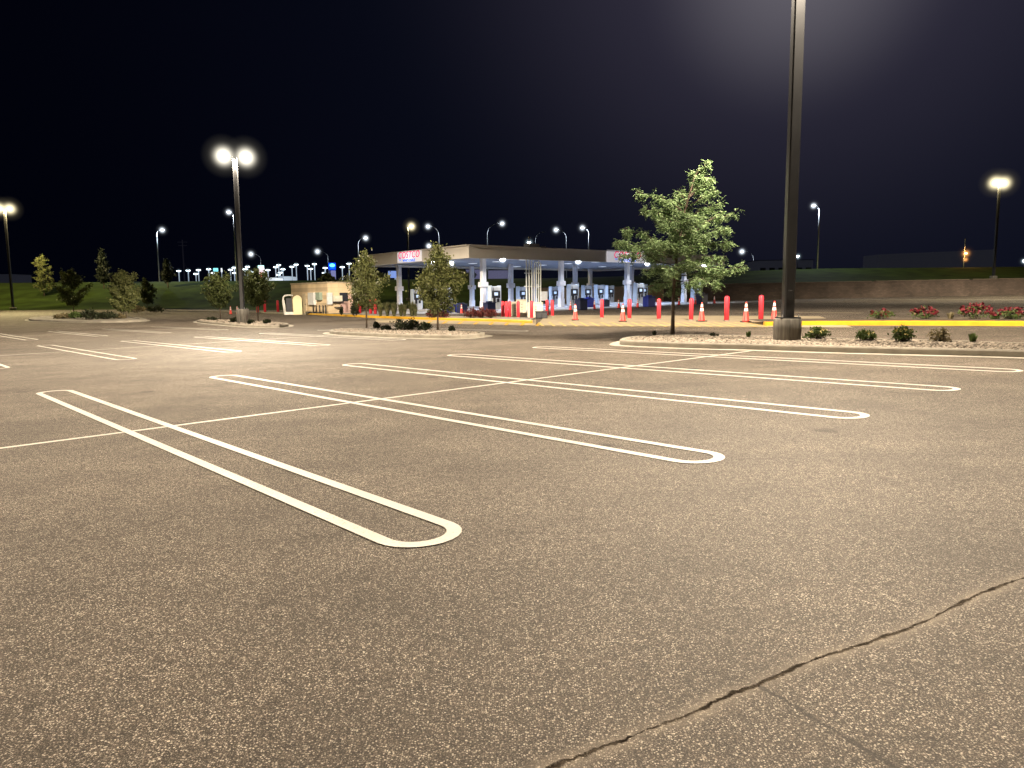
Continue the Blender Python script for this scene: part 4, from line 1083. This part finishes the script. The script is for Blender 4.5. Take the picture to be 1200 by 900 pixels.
def shrub(px, py, w, h, label, lm, kind='round', flowers=None, dz=.10, dens=1., leafs=.07, cat='shrub', group=None, n_fl=30):
    g = G(px, py, dz); k = g.y/870.; W_, H = w*k, h*k
    r = empty('shrub' if cat == 'shrub' else cat.replace(' ', '_'), g); tag(r, label, cat, group)
    lf = MB(); wd = MB()
    if kind == 'blade':
        for i in range(int(46*dens)):
            a = rnd(0, 6.28); sp = rnd(.1,.5)*W_; p = Vector((math.cos(a)*sp*.25, math.sin(a)*sp*.25, 0)); e = Vector((math.cos(a)*sp, math.sin(a)*sp, H*rnd(.6,1.05)))
            s_ = Vector((-math.sin(a), math.cos(a), 0))*leafs*.25; m_ = p.lerp(e, .55)+Vector((0,0,H*.12))
            lf.add([p-s_, p+s_, m_+s_*.9, e, m_-s_*.9], [(0,1,2,4),(4,2,3)])
    else:
        for i in range(int(34*dens)):
            a = rnd(0, 6.28); u = math.sqrt(rnd(0,1)); el = rnd(0,1)
            c = Vector((math.cos(a)*u*W_*.46, math.sin(a)*u*W_*.46, H*(.12+.8*el*(1-.55*u*u))))
            wd.tube([(c.x*.15,c.y*.15,0), (c.x*.6,c.y*.6,c.z*.6), tuple(c)], .006, 3)
            for j in range(16):
                leaf(lf, c+Vector((random.gauss(0,.09)*W_, random.gauss(0,.09)*W_, abs(random.gauss(0,.09))*H*.9)), gv(1)+Vector((0,0,.6)), leafs*rnd(.6,1.2), .6)
    if wd.v: wd.build('stem', bark, r)
    lf.build('foliage', lm, r)
    if flowers:
        fm, fs = flowers; fl = MB()
        for i in range(n_fl):
            a = rnd(0, 6.28); u = math.sqrt(rnd(0,1))
            c = Vector((math.cos(a)*u*W_*.5, math.sin(a)*u*W_*.5, H*(.35+rnd(.1,.68)*(1-.4*u*u))))
            for j in range(5):
                leaf(fl, c+gv(fs*.25), gv(1)+Vector((0,0,.7)), fs, .9)
        fl.build('flowers', fm, r)['kind'] = 'stuff'
    return r
gsh = leafmat('shrub_green', (.05,.085,.02), (.12,.17,.05), .25)
gdr = leafmat('shrub_dry', (.14,.12,.06), (.24,.20,.11), .25)
gdk = leafmat('shrub_dark', (.015,.022,.010), (.04,.05,.02), .15)
mar = leafmat('shrub_maroon', (.05,.012,.012), (.13,.03,.028), .15)
redf = mat('petal_red', (.12, .008, .016), .6, var=.3, scale=20)
yelf = mat('petal_yellow', (.55, .48, .18), .6, var=.2, scale=20)
shrub(957, 398.5, 24, 15, 'low green shrub with pale flowers right of the concrete pole base', gsh, flowers=(yelf,.05), n_fl=14, dens=1.3)
shrub(1015, 400.5, 18, 17, 'compact green shrub, second right of the near pole base', gsh, flowers=(yelf,.05), n_fl=5, dens=1.3)
shrub(1057.5, 401.8, 22, 20, 'largest green shrub with yellow flowers in the near island', gsh, flowers=(yelf,.06), n_fl=24, dens=1.6)
shrub(1100.5, 401.8, 22, 17, 'dry brownish shrub in the near island', gdr, dens=1.2, leafs=.06)
shrub(1139.5, 402.5, 13, 13, 'small spiky plant at the right end of the near island', gsh, 'blade', leafs=.14, cat='plant')
shrub(877, 396.5, 9, 9, 'tiny spiky plant just left of the near pole base', gsh, 'blade', leafs=.10, dens=.5, cat='plant')
shrub(837, 395, 10, 4, 'tiny flat weed right of the tall tree trunk', gdk, dens=.4, cat='plant')
shrub(767, 394.5, 9, 8, 'small dark twiggy weed left of the tall tree trunk', gdk, 'blade', leafs=.08, dens=.5, cat='plant')
for i, (px, py, w, h, fl, lb) in enumerate(((1032.5,374.6,26,11,16,'sparse red flowering shrub nearest the pole behind the yellow kerb'),(1083,374.4,28,14,34,'second red flowering shrub behind the yellow kerb'),(1143,374.6,36,18,40,'largest red flowering shrub behind the yellow kerb'),(1186,375,26,14,26,'red flowering shrub at the right edge behind the yellow kerb'),(1165,374.8,8,7,8,'tiny red flowering shrub between two larger ones'))):
    shrub(px, py, w, h, lb, gsh, flowers=(redf,.11), dens=.8, n_fl=fl, leafs=.08, dz=.12)
shrub(1113.5, 374.5, 14, 10, 'pale thin weed between two red flowering shrubs', gdr, 'blade', leafs=.10, dens=.5, dz=.12, cat='plant')
for px, py, w, h, lb in ((471,388,24,13,'widest dark shrub between the two centre island trees'),(483,387.5,16,14,'taller dark shrub left of the larger centre tree'),(498.5,388,15,10,'small dark shrub touching the larger centre tree'),(452,387.6,11,6,'low dark shrub right of the smaller centre tree'),(441.8,386,6,8,'tiny round dark shrub right of the smaller centre tree'),(529.5,389,6,6,'tiny weed right of the larger centre tree')):
    shrub(px, py, w, h, lb, gdk, dens=1.3, leafs=.09)
for px, py, w, h, lb in ((248,375.6,12,4,'low dark shrub at the left end of the small lamp island'),(274,378,9,5,'low shrub left of the twin headed pole base'),(294,379.6,6,4,'tiny shrub right of the twin headed pole base'),(313,379.6,8,5,'low shrub at the right end of the small lamp island')):
    shrub(px, py, w, h, lb, gdk, dens=.8, leafs=.13)
for px, py, w, h, lb, m_ in ((73,373.4,16,5,'pale flowering low shrub at the left end of the far left island',gdr),(88,373.2,13,7,'low green shrub second in the far left island',gsh),(105,374.8,18,12,'dark mounded shrub in the middle of the far left island',gdk),(125,374,24,9,'wide dark shrub right of the middle in the far left island',gdk),(141,373.4,9,5,'pale low shrub under the brightest left tree',gdr),(159,366.5,20,8,'reddish pale shrub behind the brightest left tree',gdr),(182,366,22,8,'dark green shrub at the foot of the left slope',gdk)):
    shrub(px, py, w, h, lb, m_, dens=1.2, leafs=.2)
# planting strip by the station
gtall = leafmat('grass_blade', (.06,.085,.03), (.20,.19,.10), .3)
for i, (px, h, w) in enumerate(((446,16,10),(454,17,10),(462,17,11),(470,16,9),(474,15,8),(483,18,12),(487,14,8))):
    shrub(px, 370.8, w, h, ['clump of tall ornamental grass, leftmost behind the yellow kerb','second clump of tall ornamental grass from the left','third clump of tall ornamental grass before the left column','fourth clump of tall ornamental grass behind the yellow kerb','fifth clump of tall ornamental grass behind the yellow kerb','broad clump of tall ornamental grass standing apart on the right','short clump of ornamental grass at the right end of the row'][i], gtall, 'blade', dens=3.2, leafs=.16, cat='ornamental grass', group='tall ornamental grasses behind the yellow kerb', dz=.14)
for px, w, h, lb in ((507,14,9,'small maroon shrub left of the bright blue bin'),(552,18,11,'left wide maroon shrub in front of the fuel pumps'),(563,16,12,'middle maroon shrub in front of the fuel pumps'),(575,14,11,'right maroon shrub beside the red bollards'),(519,12,8,'low maroon shrub behind the larger centre tree trunk')):
    shrub(px, 372.6, w, h, lb, mar, dens=1.3, leafs=.12, dz=.14)
shrub(400.5, 369.4, 4, 11, 'narrow green shrub against the beige utility building', gdk, dens=.8, leafs=.12, dz=.14)
for px, lb in ((414,'dark upright shrub at the right corner of the beige building'),(418,'second dark upright shrub by the beige building')):
    shrub(px, 369.6, 6, 14, lb, gdk, dens=1., leafs=.14, dz=.14)
for px, py, w, h, lb in ((652,356.5,18,8,'dark hedge bush left of the third column under the canopy'),(641,357,14,10,'dark hedge bush behind the vent pipes')):
    g = P(px, py, 104); g.z = lot(g.x, g.y)
    shrub(px, py-.5, w, h, lb, gdk, dens=1.6, leafs=.35, dz=0)
# dark trees behind the station (silhouettes below the canopy)
for i, (px, top, l, r_) in enumerate(((385,320,372,397),(505,318,488,524),(538,316,520,556),(443,320,430,458))):
    g = P(px, 335, 128+i*3); g.z = surf(g.x, g.y)-.3; k = g.y/870
    hb = (g.z-HC)/g.y*870
    byy = 346-hb
    shade_tree(px, byy, top, l, r_, byy-2, 'tree', ['dark bushy tree below the blue pylon sign','dark bushy tree seen under the canopy left part','dark bushy tree seen under the canopy beside the lilac wall','dark bushy tree behind the leftmost canopy column'][i], gdk, .8, .5, base=g, trunkr=.12)

# ------------------------------------------------------------------ sky
W = bpy.data.worlds.new('World'); S.world = W; W.use_nodes = True; nt = W.node_tree; nt.nodes.clear()
out = nt.nodes.new('ShaderNodeOutputWorld')
sky = nt.nodes.new('ShaderNodeTexSky'); sky.sky_type = 'NISHITA'; sky.sun_disc = False; sky.sun_elevation = R(-6); sky.sun_rotation = R(200)
bg1 = nt.nodes.new('ShaderNodeBackground'); bg1.inputs[1].default_value = .002; nt.links.new(sky.outputs[0], bg1.inputs[0])
tc = nt.nodes.new('ShaderNodeTexCoord')
def glowdir(px, py, lo, hi, powr):
    d = raydir(px, py).normalized()
    dp_ = nt.nodes.new('ShaderNodeVectorMath'); dp_.operation = 'DOT_PRODUCT'; nt.links.new(tc.outputs['Generated'], dp_.inputs[0]); dp_.inputs[1].default_value = d
    mr = nt.nodes.new('ShaderNodeMapRange'); nt.links.new(dp_.outputs['Value'], mr.inputs[0]); mr.inputs[1].default_value = math.cos(R(lo)); mr.inputs[2].default_value = math.cos(R(hi))
    return math_node(nt, 'POWER', mr.outputs[0], powr)
ga = glowdir(935, -150, 33, 0, 3.6); gc = glowdir(935, -50, 11, 0, 2.6); gb = glowdir(1150, -100, 66, 0, 2.0)  # ga and gc paint the unseen near lamp head's glare into the sky
def addc(f, col, base):
    v = nt.nodes.new('ShaderNodeVectorMath'); v.operation = 'SCALE'; v.inputs[0].default_value = col; nt.links.new(f, v.inputs[3])
    a = nt.nodes.new('ShaderNodeVectorMath'); a.operation = 'ADD'; nt.links.new(v.outputs[0], a.inputs[0])
    if isinstance(base, tuple): a.inputs[1].default_value = base
    else: nt.links.new(base, a.inputs[1])
    return a.outputs[0]
c = addc(gb, (.0044, .0052, .0108), (.0005, .0008, .0030))
c = addc(ga, (.034, .029, .043), c)
c = addc(gc, (.085, .080, .083), c)
bg2 = nt.nodes.new('ShaderNodeBackground'); nt.links.new(c, bg2.inputs[0]); bg2.inputs[1].default_value = 1.
ad = nt.nodes.new('ShaderNodeAddShader'); nt.links.new(bg1.outputs[0], ad.inputs[0]); nt.links.new(bg2.outputs[0], ad.inputs[1]); nt.links.new(ad.outputs[0], out.inputs[0])

# canopy lighting: real downlights under the soffit and sign washers
def clight(a, bb, z, power, col=(.58,.71,1.), typ='SPOT', spot=150, size=.25):
    ld = lightdata('downlight', typ, power, col, size, spot, .6); lo = bpy.data.objects.new('downlight', ld); COL.objects.link(lo); lo.parent = can; lo.location = (a, bb, z); return lo
for a in (9.2, 19.4, 29.4):
    for bb in (5.5, 15.5): clight(a, bb, ZB+.1, 2900)
clight(1.5, 8, ZB-.1, 600)
for a in (4.2, 13.9, 24.4, 34.4): clight(a, .7, ZB-.2, 500, (.85,.9,1.))
for loc, rot in (((20.5, -1.1, ZB-.2), (R(150),0,0)), ((-1.1, 10.4, ZB-.2), (R(150),0,R(-90)))):
    lo = clight(*loc, 60, (.95,.95,1.), spot=110, size=.3); lo.rotation_euler = rot
# bank wash light from the station floods
# ------------------------------------------------------------------ camera
cam = bpy.data.cameras.new('camera'); co = bpy.data.objects.new('camera', cam); COL.objects.link(co)
cam.sensor_width = 36; cam.lens = 36*F/1200; cam.clip_start = .1; cam.clip_end = 9000
M = Matrix.Identity(4)
for i, v in enumerate((E1, E2, -_F)):
    for j in range(3): M[j][i] = v[j]
M.translation = (0, 0, HC)
co.matrix_world = M
S.camera = co
S.view_settings.view_transform = 'Standard'; S.view_settings.look = 'None'; S.view_settings.exposure = 0
S.render.engine = 'CYCLES'
cy = S.cycles; cy.use_denoising = True
try: cy.denoiser = 'OPENIMAGEDENOISE'
except Exception: pass
cy.max_bounces = 5; cy.diffuse_bounces = 3; cy.glossy_bounces = 2; cy.transmission_bounces = 3; cy.transparent_max_bounces = 16; cy.volume_bounces = 0
cy.volume_max_steps = 64; cy.volume_step_rate = 1.0
cy.sample_clamp_indirect = 4.; cy.caustics_reflective = False; cy.caustics_refractive = False
cy.use_light_tree = True
S.render.film_transparent = False
for o in bpy.data.objects:
    if '_u' in o: del o['_u']
